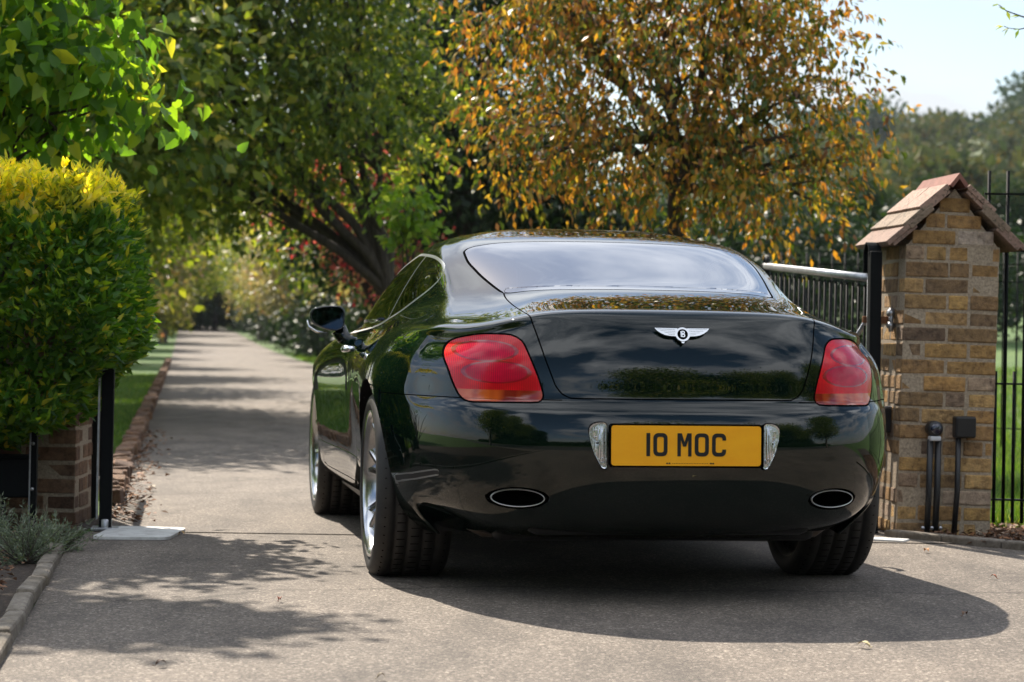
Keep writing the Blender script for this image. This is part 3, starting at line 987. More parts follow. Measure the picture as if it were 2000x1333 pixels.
# ---- ground materials
def asphalt():
    m = mat('tarmac', (.2, .19, .18), .85)
    t = NT(m)
    co = t.coord()
    fine = t.noise(co, 150, 3, .8)
    v = t.voro(co, 125, 'F1', 'Color')
    sp = t.n.new('ShaderNodeSeparateColor'); t.l.new(v, sp.inputs[0])
    grain = t.mix(.5, t.ramp(fine, [(.38, (.030, .025, .021)), (.50, (.116, .097, .080)), (.62, (.30, .255, .21))]),
                  t.ramp(sp.outputs[0], [(.0, (.04, .034, .029)), (.55, (.118, .099, .083)), (.85, (.20, .170, .140)), (1, (.52, .46, .39))]))
    big = t.noise(co, .9, 5, .6)
    col = t.mix(.55, grain, t.mix(1, grain, t.ramp(big, [(.3, (.62, .61, .60)), (.7, (1.15, 1.12, 1.08))]), 'MULTIPLY'))
    st = t.noise(t.mapping(co, (1, .35, 1)), 3.5, 4, .6)
    col = t.mix(1, col, t.ramp(st, [(.32, (.66, .65, .64)), (.58, (1.08, 1.07, 1.05))]), 'MULTIPLY')
    oil = t.noise(co, .55, 3, .5, .8)
    col = t.mix(1, col, t.ramp(oil, [(.30, (.70, .68, .67)), (.38, (1, 1, 1))]), 'MULTIPLY')
    # hairline cracks
    wob = t.noise(co, 2.2, 4, .6, out='Color')
    vm = t.n.new('ShaderNodeVectorMath'); vm.operation = 'ADD'
    t.l.new(co, vm.inputs[0])
    sc_ = t.n.new('ShaderNodeVectorMath'); sc_.operation = 'SCALE'; t.l.new(wob, sc_.inputs[0]); sc_.inputs['Scale'].default_value = .45
    t.l.new(sc_.outputs[0], vm.inputs[1])
    crk = t.voro(vm.outputs[0], .21, 'DISTANCE_TO_EDGE', 'Distance')
    col = t.mix(1, col, t.ramp(crk, [(.0, (.42, .40, .38)), (.0016, (.55, .53, .51)), (.003, (1, 1, 1))]), 'MULTIPLY')
    t.color(col)
    h = t.math('ADD', t.math('MULTIPLY', fine, .6), t.math('MULTIPLY', sp.outputs[0], .4))
    t.bump(h, .55, .006)
    return m
M['tarmac'] = asphalt()
def grass_ground():
    m = mat('lawn', (.06, .12, .02), .9)
    t = NT(m); co = t.coord()
    n1 = t.noise(co, 40, 4, .7); n2 = t.noise(co, .8, 4, .6)
    c = t.ramp(n1, [(.28, (.020, .045, .010)), (.5, (.060, .125, .020)), (.72, (.13, .22, .045))])
    c = t.mix(1, c, t.ramp(n2, [(.3, (.70, .78, .6)), (.7, (1.2, 1.1, 1.0))]), 'MULTIPLY')
    t.color(c); t.bump(n1, .6, .03)
    return m
M['lawn'] = grass_ground()
M['soil'] = mat('bark_soil', (.05, .035, .025), .95)
_t = NT(M['soil']); _n = _t.noise(_t.coord(), 60, 5, .7)
_t.color(_t.ramp(_n, [(.3, (.016, .011, .008)), (.55, (.060, .042, .030)), (.75, (.16, .115, .08))])); _t.bump(_n, .8, .02)

# ---- terrain sheet
def sheet(name, xs, ys, zoff, m, edge=None):
    """edge(y) -> (x0, x1) makes a strip instead of a rectangle"""
    V_, F_ = [], []
    for j, y in enumerate(ys):
        if edge: a, b = edge(y); row = np.linspace(a, b, len(xs))
        else: row = xs
        V_.append(np.stack([row, np.full(len(row), y), gz(row, np.full(len(row), y)) + zoff], 1))
    V_ = np.array(V_); h, w = V_.shape[:2]
    ii = np.arange(h * w).reshape(h, w)
    F_ = np.stack([ii[:-1, :-1], ii[:-1, 1:], ii[1:, 1:], ii[1:, :-1]], -1).reshape(-1, 4)
    o = np_obj(name, V_.reshape(-1, 3), F_, m, smooth=True)
    return tag(o, kind='structure')
xs_ = np.concatenate([np.linspace(-600, -70, 12), np.linspace(-60, 60, 61), np.linspace(70, 600, 30)])
ys_ = np.concatenate([np.linspace(-400, -20, 8), np.linspace(-10, 130, 71), np.linspace(140, 800, 50)])
sheet('ground', xs_, ys_, 0, M['lawn'])
M['meadow'] = mat('pale_meadow', (.26, .25, .13), .95)
_t = NT(M['meadow']); _t.color(_t.ramp(_t.noise(_t.coord(), .08, 5, .6), [(.3, (.075, .100, .036)), (.6, (.12, .135, .060))]))
sheet('hill_meadow', np.linspace(20, 140, 25), np.linspace(215, 392, 30), .25, M['meadow'])
# drive beyond the gate and the apron in front of it
dys = np.concatenate([np.linspace(10.0, 60, 26), np.linspace(64, 190, 32)])
sheet('drive', np.zeros(7), dys, .012, M['tarmac'], edge=lambda y: (drive_left(y), drive_right(y) + (.25 if y < 12 else 0)))
def apron_edge(y):
    l = -1.86 if y > 9.2 else -1.80 + (9.15 - y) * .142
    if y < 4: l = -1.06 - (4 - y) * 4
    l = max(l, -60)
    r = 1.72 if y > 10.3 else (1.72 + (10.3 - y) * .95 if y > 9.2 else 2.80 + (9.2 - y) * 4.5)
    return l, min(r, 60)
sheet('forecourt', np.zeros(9), np.concatenate([np.linspace(2.6, 9, 30), np.linspace(9.1, 10.35, 9)]), .008, M['tarmac'], edge=apron_edge)
sheet('soil_bed', np.zeros(5), np.linspace(3.2, 10.9, 16), .004, M['soil'], edge=lambda y: (-5.5, -1.9 if y > 9.2 else -1.85 + (9.15 - y) * .142))
sheet('leaf_litter_bed', np.zeros(6), np.linspace(9.05, 11.0, 10), .004, M['soil'], edge=lambda y: (1.55, 9))

M['road'] = mat('old_road_tarmac', (.04, .038, .036), .9)
_t = NT(M['road']); _t.color(_t.ramp(_t.noise(_t.coord(), 90, 3, .8), [(.35, (.022, .021, .020)), (.6, (.060, .057, .052))]))
sheet('road', np.linspace(-80, 80, 9), np.linspace(-4.5, 2.9, 5), .006, M['road'])
# ---- stone kerb beside the bed, bottom left
M['stone'] = mat('kerb_stone', (.30, .27, .23), .85)
_t = NT(M['stone']); _n = _t.noise(_t.coord(), 45, 5, .7)
_t.color(_t.mix(1, _t.ramp(_n, [(.3, (.12, .10, .08)), (.7, (.30, .26, .21))]), _t.ramp(_t.noise(_t.coord(), 7, 3), [(.35, (.55, .52, .45)), (.65, (1, 1, 1))]), 'MULTIPLY')); _t.bump(_n, .5, .01)
bm = bmesh.new()
y = 9.20
i = 0
while y > 3.6:
    L = rnd.uniform(.38, .62)
    x = -1.80 + (9.15 - (y - L / 2)) * .142
    box(bm, (x - .030 + rnd.uniform(-.006, .006), y - L / 2, .018 + rnd.uniform(-.004, .006)), (.062, L - .010, .060), (rnd.uniform(-.03, .03), rnd.uniform(-.06, .06), .142 + rnd.uniform(-.02, .02)), .012)
    y -= L
tag(mesh_obj('stone_kerb', bm, M['stone']), 'weathered stone kerb edging the planted bed at lower left', 'kerb')
bm = bmesh.new()
for k in range(9):
    y = 10.2 - k * .23
    x = 1.70 + (10.3 - y) * .95
    box(bm, (x + .05, y, .018), (.31, .07, .05), (0, 0, R(-46)), .008)
tag(mesh_obj('edging_strip', bm, M['stone']), 'low stone edging strip between forecourt and leaf litter bed', 'kerb')

# ---- bricks
def brick_mat(name, stops):
    m = mat(name, (.3, .2, .1), .9)
    t = NT(m); co = t.coord()
    base = t.ramp(t.island(), stops, 'LINEAR')
    n1 = t.noise(co, 28, 6, .7); n2 = t.noise(co, 160, 3, .7)
    c = t.mix(1, base, t.ramp(n1, [(.30, (.30, .26, .24)), (.47, (.82, .76, .72)), (.70, (1.35, 1.28, 1.18))]), 'MULTIPLY')
    c = t.mix(t.ramp(t.math('ADD', t.math('MULTIPLY', n2, .5), t.math('MULTIPLY', t.noise(co, 9, 4), .5)), [(.50, (0, 0, 0)), (.64, (.22, .22, .22))]), c, (.33, .25, .17))
    t.color(c); t.bump(t.math('ADD', n1, t.math('MULTIPLY', n2, .6)), 1.0, .018)
    return m
M['brick_yellow'] = brick_mat('stock_brick', [(.0, (.30, .18, .075)), (.18, (.60, .39, .14)), (.34, (.25, .17, .095)), (.48, (.55, .33, .12)), (.62, (.38, .25, .125)), (.76, (.66, .44, .18)), (.86, (.17, .12, .085)), (.95, (.48, .36, .25)), (1, (.62, .56, .50))])
M['brick_brown'] = brick_mat('brown_brick', [(.0, (.16, .085, .050)), (.3, (.25, .14, .080)), (.6, (.12, .070, .048)), (.85, (.28, .17, .10)), (1, (.20, .13, .09))])
M['mortar'] = mat('mortar', (.30, .22, .15), .95)
_t = NT(M['mortar']); _n = _t.noise(_t.coord(), 90, 4, .7)
_t.color(_t.ramp(_n, [(.3, (.20, .155, .11)), (.7, (.48, .39, .28))])); _t.bump(_n, .5, .006)
def brick_pier(root, W, D, z1, bmatl, gable=None, jit=rnd):
    """courses of single bricks round a mortar core; gable = (half width, rise)"""
    bm = bmesh.new()
    C_ = .075
    BL, BH, BW = .215, .064, .1025
    nc = int(round(z1 / C_))
    def one(cx, cy, cz, sx, sy, sz=BH):
        box(bm, (cx + jit.uniform(-.003, .003), cy + jit.uniform(-.004, .004), cz + jit.uniform(-.002, .002)), (sx * jit.uniform(.965, 1.01), sy, sz * jit.uniform(.94, 1.06)), (jit.uniform(-.014, .014), jit.uniform(-.012, .012), jit.uniform(-.016, .016)), .006)
    def run(a, b, odd):
        """split a..b in stretchers and headers (flemish-ish)"""
        out = []
        x = a
        k = 0
        first = BW if odd else BL
        while x < b - .02:
            L = (first if k == 0 else (BL if jit.random() < .62 else BW))
            L = min(L, b - x)
            if b - (x + L) < .05: L = b - x
            out.append((x, x + L - .010))
            x += L
            k += 1
        return out
    for c in range(nc):
        z = C_ * (c + .5)
        odd = c % 2
        for yy in (-D / 2 + BW / 2, D / 2 - BW / 2):
            for a, b in run(-W / 2, W / 2 + .010, odd):
                one((a + b) / 2, yy, z, b - a, BW)
        for xx in (-W / 2 + BW / 2, W / 2 - BW / 2):
            for a, b in run(-D / 2 + BW + .010, D / 2 - BW, not odd):
                one(xx, (a + b) / 2, z, BW, b - a)
    if gable:
        hw, rise = gable
        c = 0
        while C_ * (c + 1) < rise:
            z0 = C_ * c
            w = hw * (1 - (z0 + C_ * .45) / rise)
            if w < .04: break
            z = nc * C_ + z0 + C_ / 2
            for yy in (-D / 2 + BW / 2, D / 2 - BW / 2):
                for a, b in run(-w, w + .010, c % 2):
                    one((a + b) / 2, yy, z, b - a, BW)
            c += 1
    o = mesh_obj('brickwork', bm, bmatl, root)
    bm = bmesh.new()
    box(bm, (0, 0, nc * C_ / 2), (W - .006, D - .006, nc * C_))
    if gable:
        prism(bm, [(-gable[0] + .008, nc * C_ - .002), (gable[0] - .008, nc * C_ - .002), (0, nc * C_ + gable[1] - .012)], -D / 2 + .003, D / 2 - .003)
        bmesh.ops.recalc_face_normals(bm, faces=bm.faces)
    mesh_obj('mortar_core', bm, M['mortar'], root)
    return nc * C_
def tile_mat(name, a, b, moss=.5):
    m = mat(name, a, .85)
    t = NT(m); co = t.coord()
    n1 = t.noise(co, 22, 5, .65); n2 = t.noise(co, 75, 4, .7)
    c = t.ramp(n1, [(.3, a), (.7, b)])
    c = t.mix(t.ramp(t.math('ADD', n2, t.math('MULTIPLY', t.island(), .08)), [(.57, (0, 0, 0)), (.66, (moss, moss, moss))]), c, (.075, .060, .038))
    t.color(c); t.bump(n2, .5, .006)
    return m
M['tile_pink'] = tile_mat('clay_tile_pink', (.27, .165, .12), (.38, .25, .19), .9)
M['tile_brown'] = tile_mat('clay_tile_brown', (.17, .12, .08), (.28, .205, .145), .95)
M['tile_dark'] = tile_mat('clay_tile_dark', (.20, .125, .095), (.28, .18, .135), .7)
M['tile_red'] = tile_mat('clay_tile_red', (.17, .065, .048), (.26, .11, .08), .5)
def tiled_roof(root, zbase, hw, rise, D):
    """stepped plain tile courses on two slopes, ridge along y"""
    ang = math.atan2(rise, hw)
    sl = math.hypot(hw, rise)
    names = ['tile_dark', 'tile_brown', 'tile_pink']
    for sx in (-1, 1):
        for c in range(3):
            bm = bmesh.new()
            L = sl / 3 + .060
            s0 = sl / 3 * c - .02
            for t in range(2):
                for layer in range(2):
                    mid = s0 + L / 2 - layer * .012 * 0
                    off = .012 + .024 * 1 * (1 if True else 0) + .018 * (1 - layer) - .008 * c
                    px = -hw - .045 + (mid) * math.cos(ang)
                    pz = mid * math.sin(ang) - .055 * math.tan(ang) * .55
                    nx, nz = -math.sin(ang), math.cos(ang)
                    px += nx * (off + .010); pz += nz * (off + .010)
                    y0 = -D / 2 + t * D / 2
                    box(bm, (sx * px, y0 + D / 4 + rnd.uniform(-.004, .004), zbase + pz), (L - layer * .03, D / 2 - .006 - layer * .010, .026),
                        (0, sx * (-(ang) + .19 + rnd.uniform(-.01, .01)), rnd.uniform(-.012, .012)), .003)
            mesh_obj('roof_tiles', bm, M[names[c]], root)
    bm = bmesh.new()
    top = zbase + rise + .041
    t_ = .018; w_ = .072
    nrm = lambda d: (d * math.cos(ang), d * math.sin(ang))
    out = [(0, top + .030), (-w_ * math.cos(ang), top + .030 - w_ * math.sin(ang)), (-w_ * math.cos(ang) + t_ * math.sin(ang), top + .030 - w_ * math.sin(ang) - t_ * math.cos(ang)), (0, top + .030 - t_ * 1.5),
           (w_ * math.cos(ang) - t_ * math.sin(ang), top + .030 - w_ * math.sin(ang) - t_ * math.cos(ang)), (w_ * math.cos(ang), top + .030 - w_ * math.sin(ang))]
    prism(bm, out, -D / 2 - .006, D / 2 + .006)
    bmesh.ops.recalc_face_normals(bm, faces=bm.faces)
    mesh_obj('ridge_tile', bm, M['tile_red'], root)

# right hand gate pillar
PR = at(1855, 1052, 10.4)
rp = empty('brick_pillar', (PR.x - .055, 10.4 + .22, 0), R(6.5), 'yellow brick gate pillar with a gabled clay tile cap beside the car', 'gate pillar')
rp.rotation_euler = (0, R(1.1), R(6.5))
zt = brick_pier(rp, .450, .445, 1.35, M['brick_yellow'], gable=(.222, .275))
tiled_roof(rp, zt, .205, .262, .56)
# left hand pier under the hedge
PL_ = at(48, 1055, 10.25)
lp = empty('brick_pier', (PL_.x, 10.25 + .22, 0), R(1), 'brown brick gate pier, its colour darkened for shade, half hidden under the clipped hedge', 'gate pillar')
brick_pier(lp, .445, .445, .90, M['brick_brown'])  # the shade on this pier is put into its darker brick colour
bm = bmesh.new(); box(bm, (0, 0, .925), (.52, .52, .05), bevel=.008); mesh_obj('coping', bm, M['stone'], lp)

# fittings on the right pillar (their own frame follows the pillar)
pm = rp.rotation_euler.to_matrix().to_4x4(); pm.translation = rp.location
def on_pillar(name, label, cat, lx, ly, lz, group=None):
    e = empty(name, pm @ Vector((lx, ly, lz)), R(8.5), label, cat, group)
    return e
FY = -.2225
M['sensor_glass'] = mat('dark_sensor_glass', (.01, .012, .03), .05, 0, **{'Coat Weight': 1.0})
M['white_plastic'] = mat('pale_plastic', (.55, .56, .58), .4)
e = on_pillar('junction_box', 'square black junction box fixed on the pillar front with one conduit', 'junction box', .072, FY, .515)
bm = bmesh.new(); box(bm, (0, -.028, 0), (.100, .056, .100), bevel=.010); box(bm, (0, -.058, 0), (.088, .008, .088), bevel=.003); mesh_obj('housing', bm, M['black_plastic'], e)
bm = bmesh.new(); tube(bm, [(-.028, -.03, -.05), (-.030, -.03, -.30), (-.045, -.035, -.50)], .013, 12); mesh_obj('conduit', bm, M['black_plastic'], e)
for k, z in enumerate((-.05, -.30)):
    pass
e = on_pillar('photo_sensor', 'round black gate sensor on twin black tubes in front of the pillar', 'sensor', -.075, FY - .02, .505)
bm = bmesh.new(); lathe(bm, [(0, -.060), (.030, -.058), (.036, -.050), (.036, -.006), (.030, .0), (0, .0)], 32, 'Y', (0, .005, 0)); mesh_obj('sensor_head', bm, M['black_plastic'], e)
bm = bmesh.new(); lathe(bm, [(0, -.066), (.018, -.064), (.026, -.058), (.026, -.052)], 32, 'Y', (0, .005, 0)); mesh_obj('sensor_lens', bm, M['sensor_glass'], e, True)
bm = bmesh.new(); box(bm, (0, -.03, -.045), (.052, .045, .022), bevel=.006); mesh_obj('sensor_collar', bm, M['white_plastic'], e)
bm = bmesh.new(); tube(bm, [(-.018, -.025, -.05), (-.022, -.025, -.30), (-.030, -.03, -.50)], .014, 12); mesh_obj('conduit', bm, M['black_plastic'], e)
bm = bmesh.new(); tube(bm, [(.020, -.025, -.05), (.018, -.025, -.30), (.008, -.03, -.50)], .015, 12); mesh_obj('conduit', bm, M['black_plastic'], e)
for xx in (-.055, -.012, .03):
    bm = bmesh.new(); lathe(bm, [(0, -.008), (.008, -.007), (.009, .0)], 12, 'Y', (xx, -.045, -.455))
    mesh_obj('fixing_bolt', bm, M['steel'], e)
bm = bmesh.new(); box(bm, (0, -.02, -.495), (.15, .08, .03), bevel=.01); mesh_obj('foot_plate', bm, M['black_metal'], e)
e = on_pillar('keypad_box', 'small black box on the side of the pillar next to the car', 'junction box', -.245, -.04, .53)
bm = bmesh.new(); box(bm, (0, 0, 0), (.045, .085, .115), bevel=.008); box(bm, (-.004, 0, .062), (.05, .09, .008), bevel=.002, mi=1); mesh_obj('housing', bm, [M['black_plastic'], M['white_plastic']], e)
M['rust'] = mat('rusty_iron', (.22, .085, .035), .8)
_t = NT(M['rust']); _n = _t.noise(_t.coord(), 60, 5, .7); _t.color(_t.ramp(_n, [(.3, (.06, .030, .018)), (.6, (.30, .12, .045)), (.8, (.42, .24, .12))])); _t.bump(_n, .6, .004)
e = on_pillar('hinge_bracket', 'rusty hinge bracket with worn bolt joining gate post and pillar', 'bracket', -.2225, -.05, 1.0)
bm = bmesh.new(); box(bm, (-.075, 0, .0), (.150, .014, .032), bevel=.003); mesh_obj('strap', bm, M['rust'], e)
bm = bmesh.new()
tube(bm, [(-.02, -.03, -.055), (-.02, -.03, .055)], .011, 10)
tube(bm, [(-.035, -.035, .03), (.0, -.02, .035)], .017, 10)
tube(bm, [(-.035, -.035, -.025), (.0, -.02, -.03)], .015, 10)
mesh_obj('hinge_pin', bm, M['steel'], e)
bm = bmesh.new(); tube(bm, [(.0, -.03, .05), (.012, -.03, -.02), (.035, -.05, -.12), (.045, -.06, -.17)], .007, 8); box(bm, (.02, -.05, -.16), (.05, .02, .028), (0, .3, 0), .004); mesh_obj('latch_hook', bm, M['rust'], e)

# ---- right gate leaf standing open
H0 = at(1701, 1040, 10.45); H0.z = 0
H1 = at(1488, 900, 12.6); H1.z = 0
gdir = (H1 - H0); glen = gdir.length; grz = math.atan2(gdir.y, gdir.x)
g = empty('metal_gate', H0, grz, 'open black railing gate with galvanised top rail between car and pillar', 'gate')
def zr(x): return 1.195 + .115 * x / glen
bm = bmesh.new()
box(bm, (0, 0, .66), (.055, .055, 1.32), bevel=.004)
arc = [(.0 + .046 * (1 - math.cos(a)) , 0, 1.30 + .060 * math.sin(a)) for a in np.linspace(0, math.pi, 12)]
for (a0_, _, z0_), (a1_, _, z1_) in zip(arc[:-1], arc[1:]):
    c_ = Vector(((a0_ + a1_) / 2, 0, (z0_ + z1_) / 2)); L_ = math.hypot(a1_ - a0_, z1_ - z0_)
    box(bm, c_, (L_ + .003, .060, .008), (0, -math.atan2(z1_ - z0_, a1_ - a0_), 0))
box(bm, (.092, 0, 1.265), (.010, .060, .085), bevel=.002)
mesh_obj('hinge_post', bm, M['black_metal'], g)
bm = bmesh.new()
tube(bm, [(.10, 0, zr(.1)), (glen, 0, zr(glen))], .019, 14)
mesh_obj('top_rail', bm, M['steel'], g)
bm = bmesh.new()
tube(bm, [(.075, 0, .12), (.075, 0, 1.21)], .014, 12)
mesh_obj('end_stile', bm, M['steel'], g)
bm = bmesh.new()
tube(bm, [(.085, 0, 1.02), (glen * .75, 0, .30)], .011, 10)
mesh_obj('brace', bm, M['steel'], g)
bm = bmesh.new()
for z in (.14, .30): box(bm, (glen / 2, 0, z), (glen, .03, .012))
mesh_obj('bottom_rail', bm, M['black_metal'], g)
bm = bmesh.new()
box(bm, (glen, 0, .66), (.045, .045, 1.32), bevel=.004)
arc2 = [(glen - .0 - .035 * (1 - math.cos(a)), 0, 1.31 + .045 * math.sin(a)) for a in np.linspace(0, math.pi, 9)]
tube(bm, arc2, .012, 8)
mesh_obj('far_stile', bm, M['black_metal'], g)
nb = 20
bars = []
for k in range(nb):
    x = .16 + (glen - .22) * k / (nb - 1)
    bm = bmesh.new()
    tube(bm, [(x, 0, .10), (x, 0, zr(x) - .045)], .0065, 8)
    lathe(bm, [(0, .016), (.007, .008), (.007, .0), (0, -.004)], 8, 'Z', (x, 0, zr(x) - .045), smooth=True)
    mesh_obj('bar', bm, M['black_metal'], g)

# ---- railings
def railing(name, p0, p1, label, spacing=.088, top=1.72, rails=(1.61, 1.34, .71, .16), dog=.77, tall_every=1, zb=.05, r=.009):
    d = p1 - p0
    e = empty(name, p0, math.atan2(d.y, d.x), label, 'railing')
    L = d.length
    n = int(L / spacing)
    gzv = lambda x: float(gz(p0.x + d.x * x / L, p0.y + d.y * x / L))
    for z in rails:
        bm = bmesh.new()
        segs = max(1, int(L / 3))
        for s1 in range(segs):
            a, b = L * s1 / segs, L * (s1 + 1) / segs
            pa, pb = Vector((a, 0, z + gzv(a) - p0.z)), Vector((b, 0, z + gzv(b) - p0.z))
            c_ = (pa + pb) / 2; v_ = pb - pa
            box(bm, c_, (v_.length + .002, .030, .009), (0, -math.atan2(v_.z, v_.x), 0))
        mesh_obj('rail', bm, M['black_metal'], e)
    cnt = 0
    extra = None
    for k in range(n + 1):
        x = k * spacing + .02
        g0 = gzv(x) - p0.z
        for (xx, z1) in ((x, top if k % tall_every == 0 else rails[0]), (x + spacing / 2, dog)):
            if z1 is None: continue
            tgt = bmesh.new() if cnt < 99 else (extra or bmesh.new())
            tube(tgt, [(xx, 0, g0 + zb), (xx, 0, g0 + z1)], r, 6)
            if cnt < 99: mesh_obj('bar', tgt, M['black_metal'], e)
            else: extra = tgt
            cnt += 1
    if extra is not None:
        tag(mesh_obj('further_bars', extra, M['black_metal'], e), kind='stuff')
    return e
R0 = PR + Vector((.20, .30, 0)); R0.z = 0
railing('estate_railing', R0, R0 + Vector((3.2, -.25, 0)), 'tall black estate railing running off right from the brick pillar')
F0 = at(1495, 700, 19.0); F1 = at(1960, 700, 16.5)
F0.z = float(gz(F0.x, F0.y)); F1.z = F0.z
railing('field_railing', F0, Vector((F1.x + 4, F1.y, F0.z)), 'distant black railing at the field edge behind the open gate', spacing=.11, top=1.62, rails=(1.52, 1.38, .2), dog=None, r=.008)

# ---- left gate posts, plate, box
def post(name, px0, px1, pyb, d, h, label, group=None):
    a, b = at(px0, pyb, d), at(px1, pyb, d)
    w = b.x - a.x
    e = empty(name, ((a.x + b.x) / 2, d, 0), R(6), label, 'gate post', group)
    e.rotation_euler = (0, R(.4), R(6))
    bm = bmesh.new(); box(bm, (0, 0, h / 2), (w, .05, h), bevel=.004); mesh_obj('post_shaft', bm, M['black_metal'], e)
    return e, w
e1, w1 = post('gate_post', 193, 217, 1040, 10.05, .86, 'thick black metal gate post standing by the white ground plate')
bm = bmesh.new(); box(bm, (0, 0, .006 + .012), (.12, .12, .012), bevel=.002); lathe(bm, [(.030, .0), (.030, .04), (.024, .045), (0, .045)], 16, 'Z', (0, 0, .018)); mesh_obj('post_foot', bm, M['steel'], e1)
bm = bmesh.new(); box(bm, (-w1 / 2 - .010, -.005, .42), (.008, .03, .72)); mesh_obj('steel_strip', bm, M['steel'], e1)
e2, w2 = post('gate_post', 167, 189, 1018, 10.75, .86, 'black gate post just behind, between brick pier and front post')
bm = bmesh.new()
box(bm, (0, 0, 0), (.05, 1.7, .04), bevel=.004)
# the left leaf, folded back along the verge, seen end on
gl = empty('metal_gate', (e2.location.x, 10.80, 0), R(98), 'black left gate leaf folded back edge on behind its post', 'gate')
bm.free()
for z in (.15, .80):
    bm = bmesh.new(); box(bm, (.85, 0, z), (1.65, .03, .03), bevel=.003); mesh_obj('rail', bm, M['black_metal'], gl)
for k in range(14):
    bm = bmesh.new(); tube(bm, [(.08 + k * .12, 0, .15), (.08 + k * .12, 0, .80)], .007, 8); mesh_obj('bar', bm, M['black_metal'], gl)
M['white_paint'] = mat('worn_white_plate', (.62, .62, .60), .5)
_t = NT(M['white_paint']); _t.color(_t.ramp(_t.noise(_t.coord(), 12, 5, .7), [(.3, (.40, .39, .37)), (.55, (.66, .66, .64))]))
a = at(178, 1060, 9.6); b = at(322, 1030, 10.2)
bm = bmesh.new()
o_ = round_poly([(0, 0), (.325, .02), (.335, .50), (.06, .55), (.0, .50)], .05)
va = [bm.verts.new((p[0], p[1], 0)) for p in o_]; vb = [bm.verts.new((p[0], p[1], .012)) for p in o_]
bm.faces.new(va[::-1]); bm.faces.new(vb)
for k in range(len(o_)): bm.faces.new((va[k], va[(k + 1) % len(o_)], vb[(k + 1) % len(o_)], vb[k]))
pl = mesh_obj('ground_plate', bm, M['white_paint'])
pl.location = (a.x, 9.60, .010)
tag(pl, 'white ground plate set in the tarmac beside the left gate post', 'ground plate')
bm = bmesh.new()
box(bm, (0, 0, 0), (.26, .10, .012), (0, 0, 0), .004)
pl = mesh_obj('ground_plate', bm, M['white_paint']); pl.location = (1.66, 10.12, .014); pl.rotation_euler = (0, 0, R(-25))
tag(pl, 'small pale ground plate at the foot of the yellow brick pillar', 'ground plate')
bx = at(20, 932, 9.95)
e = empty('letter_box', (bx.x, 9.95, 0), R(3), 'black metal box on thin legs at the left edge under the hedge', 'letter box')
bm = bmesh.new(); box(bm, (0, 0, bx.z), (.22, .12, .175), bevel=.008); box(bm, (0, -.003, bx.z + .092), (.235, .135, .012), bevel=.003); mesh_obj('housing', bm, M['black_metal'], e)
for xx in (-.075, -.028): 
    bm = bmesh.new(); box(bm, (xx, 0, (bx.z - .08) / 2), (.018, .018, bx.z - .09)); mesh_obj('leg', bm, M['black_metal'], e)
a = at(62, 1055, 9.9)
e = empty('fence_post', (a.x, 9.9, 0), 0, 'slim grey steel post right beside the black box', 'post')
e.rotation_euler = (0, R(.4), 0)
bm = bmesh.new(); box(bm, (0, 0, .30), (.034, .030, .60), bevel=.003); box(bm, (-.012, -.017, .30), (.006, .004, .60), mi=1); mesh_obj('post_shaft', bm, [M['black_metal'], M['steel']], e)
bm = bmesh.new(); lathe(bm, [(0, -.006), (.008, -.005), (.008, 0)], 10, 'Y', (0, -.017, .40)); lathe(bm, [(0, -.006), (.008, -.005), (.008, 0)], 10, 'Y', (0, -.017, .20)); mesh_obj('bolt', bm, M['steel'], e)

# ---- brick edging on the verge
bm = bmesh.new()
y = 11.4
while y < 60:
    L = rnd.uniform(.12, .24)
    x = drive_left(y) - .05 + rnd.uniform(-.02, .02)
    box(bm, (x, y + L / 2, .035 + rnd.uniform(-.01, .02)), (.11, L - .01, .085), (rnd.uniform(-.06, .06), rnd.uniform(-.15, .15), .146 + rnd.uniform(-.08, .08)), .01 if y < 25 else 0)
    y += L
tag(mesh_obj('brick_edging', bm, M['brick_brown']), 'uneven row of old bricks edging the left verge along the drive', 'edging')
# ================================================================ VEGETATION
rg = np.random.default_rng(11)
def leaf_mat(name, stops, trans=.5, tcol=None, rough=.45, hue_pos=None, spec=.35):
    """stops colour single leaves by chance; light passing through is stronger and yellower"""
    m = bpy.data.materials.new(name); m.use_nodes = True
    t = NT(m); b = t.b
    out = [n for n in t.n if n.type == 'OUTPUT_MATERIAL'][0]
    col = t.ramp(t.island(), stops)
    if hue_pos:
        # new growth: the young top shoots have their own colour
        z0, z1, top = hue_pos
        sp = t.n.new('ShaderNodeSeparateXYZ'); t.l.new(t.coord(), sp.inputs[0])
        f = t.math('MULTIPLY', t.math('SUBTRACT', t.math('ADD', t.math('ADD', sp.outputs[2], t.math('MULTIPLY', t.island(), .12)), t.math('MULTIPLY', t.noise(t.coord(), 6, 3), .60)), z0 + .33), 1 / (z1 - z0), True)
        col = t.mix(f, col, t.ramp(t.island(), top))
    t.color(col)
    b.inputs['Roughness'].default_value = rough
    b.inputs['Specular IOR Level'].default_value = spec
    tr = t.n.new('ShaderNodeBsdfTranslucent')
    t.l.new(t.mix(1, col, tcol or (1.9, 1.75, .7), 'MULTIPLY'), tr.inputs[0])
    mx = t.n.new('ShaderNodeMixShader'); mx.inputs[0].default_value = trans
    t.l.new(b.outputs[0], mx.inputs[1]); t.l.new(tr.outputs[0], mx.inputs[2]); t.l.new(mx.outputs[0], out.inputs[0])
    return m
def mk_bark(name, a, b):
    m = mat(name, a, .9); t = NT(m); co = t.mapping(t.coord(), (1, 1, .25))
    n = t.noise(co, 22, 5, .7); t.color(t.ramp(n, [(.3, a), (.7, b)])); t.bump(n, .8, .02)
    return m
M['bark'] = mk_bark('bark', (.020, .015, .012), (.075, .058, .045))
M['bark_grey'] = mk_bark('grey_bark', (.06, .05, .042), (.17, .145, .12))
def unit(v): return v / np.maximum(np.linalg.norm(v, axis=-1, keepdims=True), 1e-9)
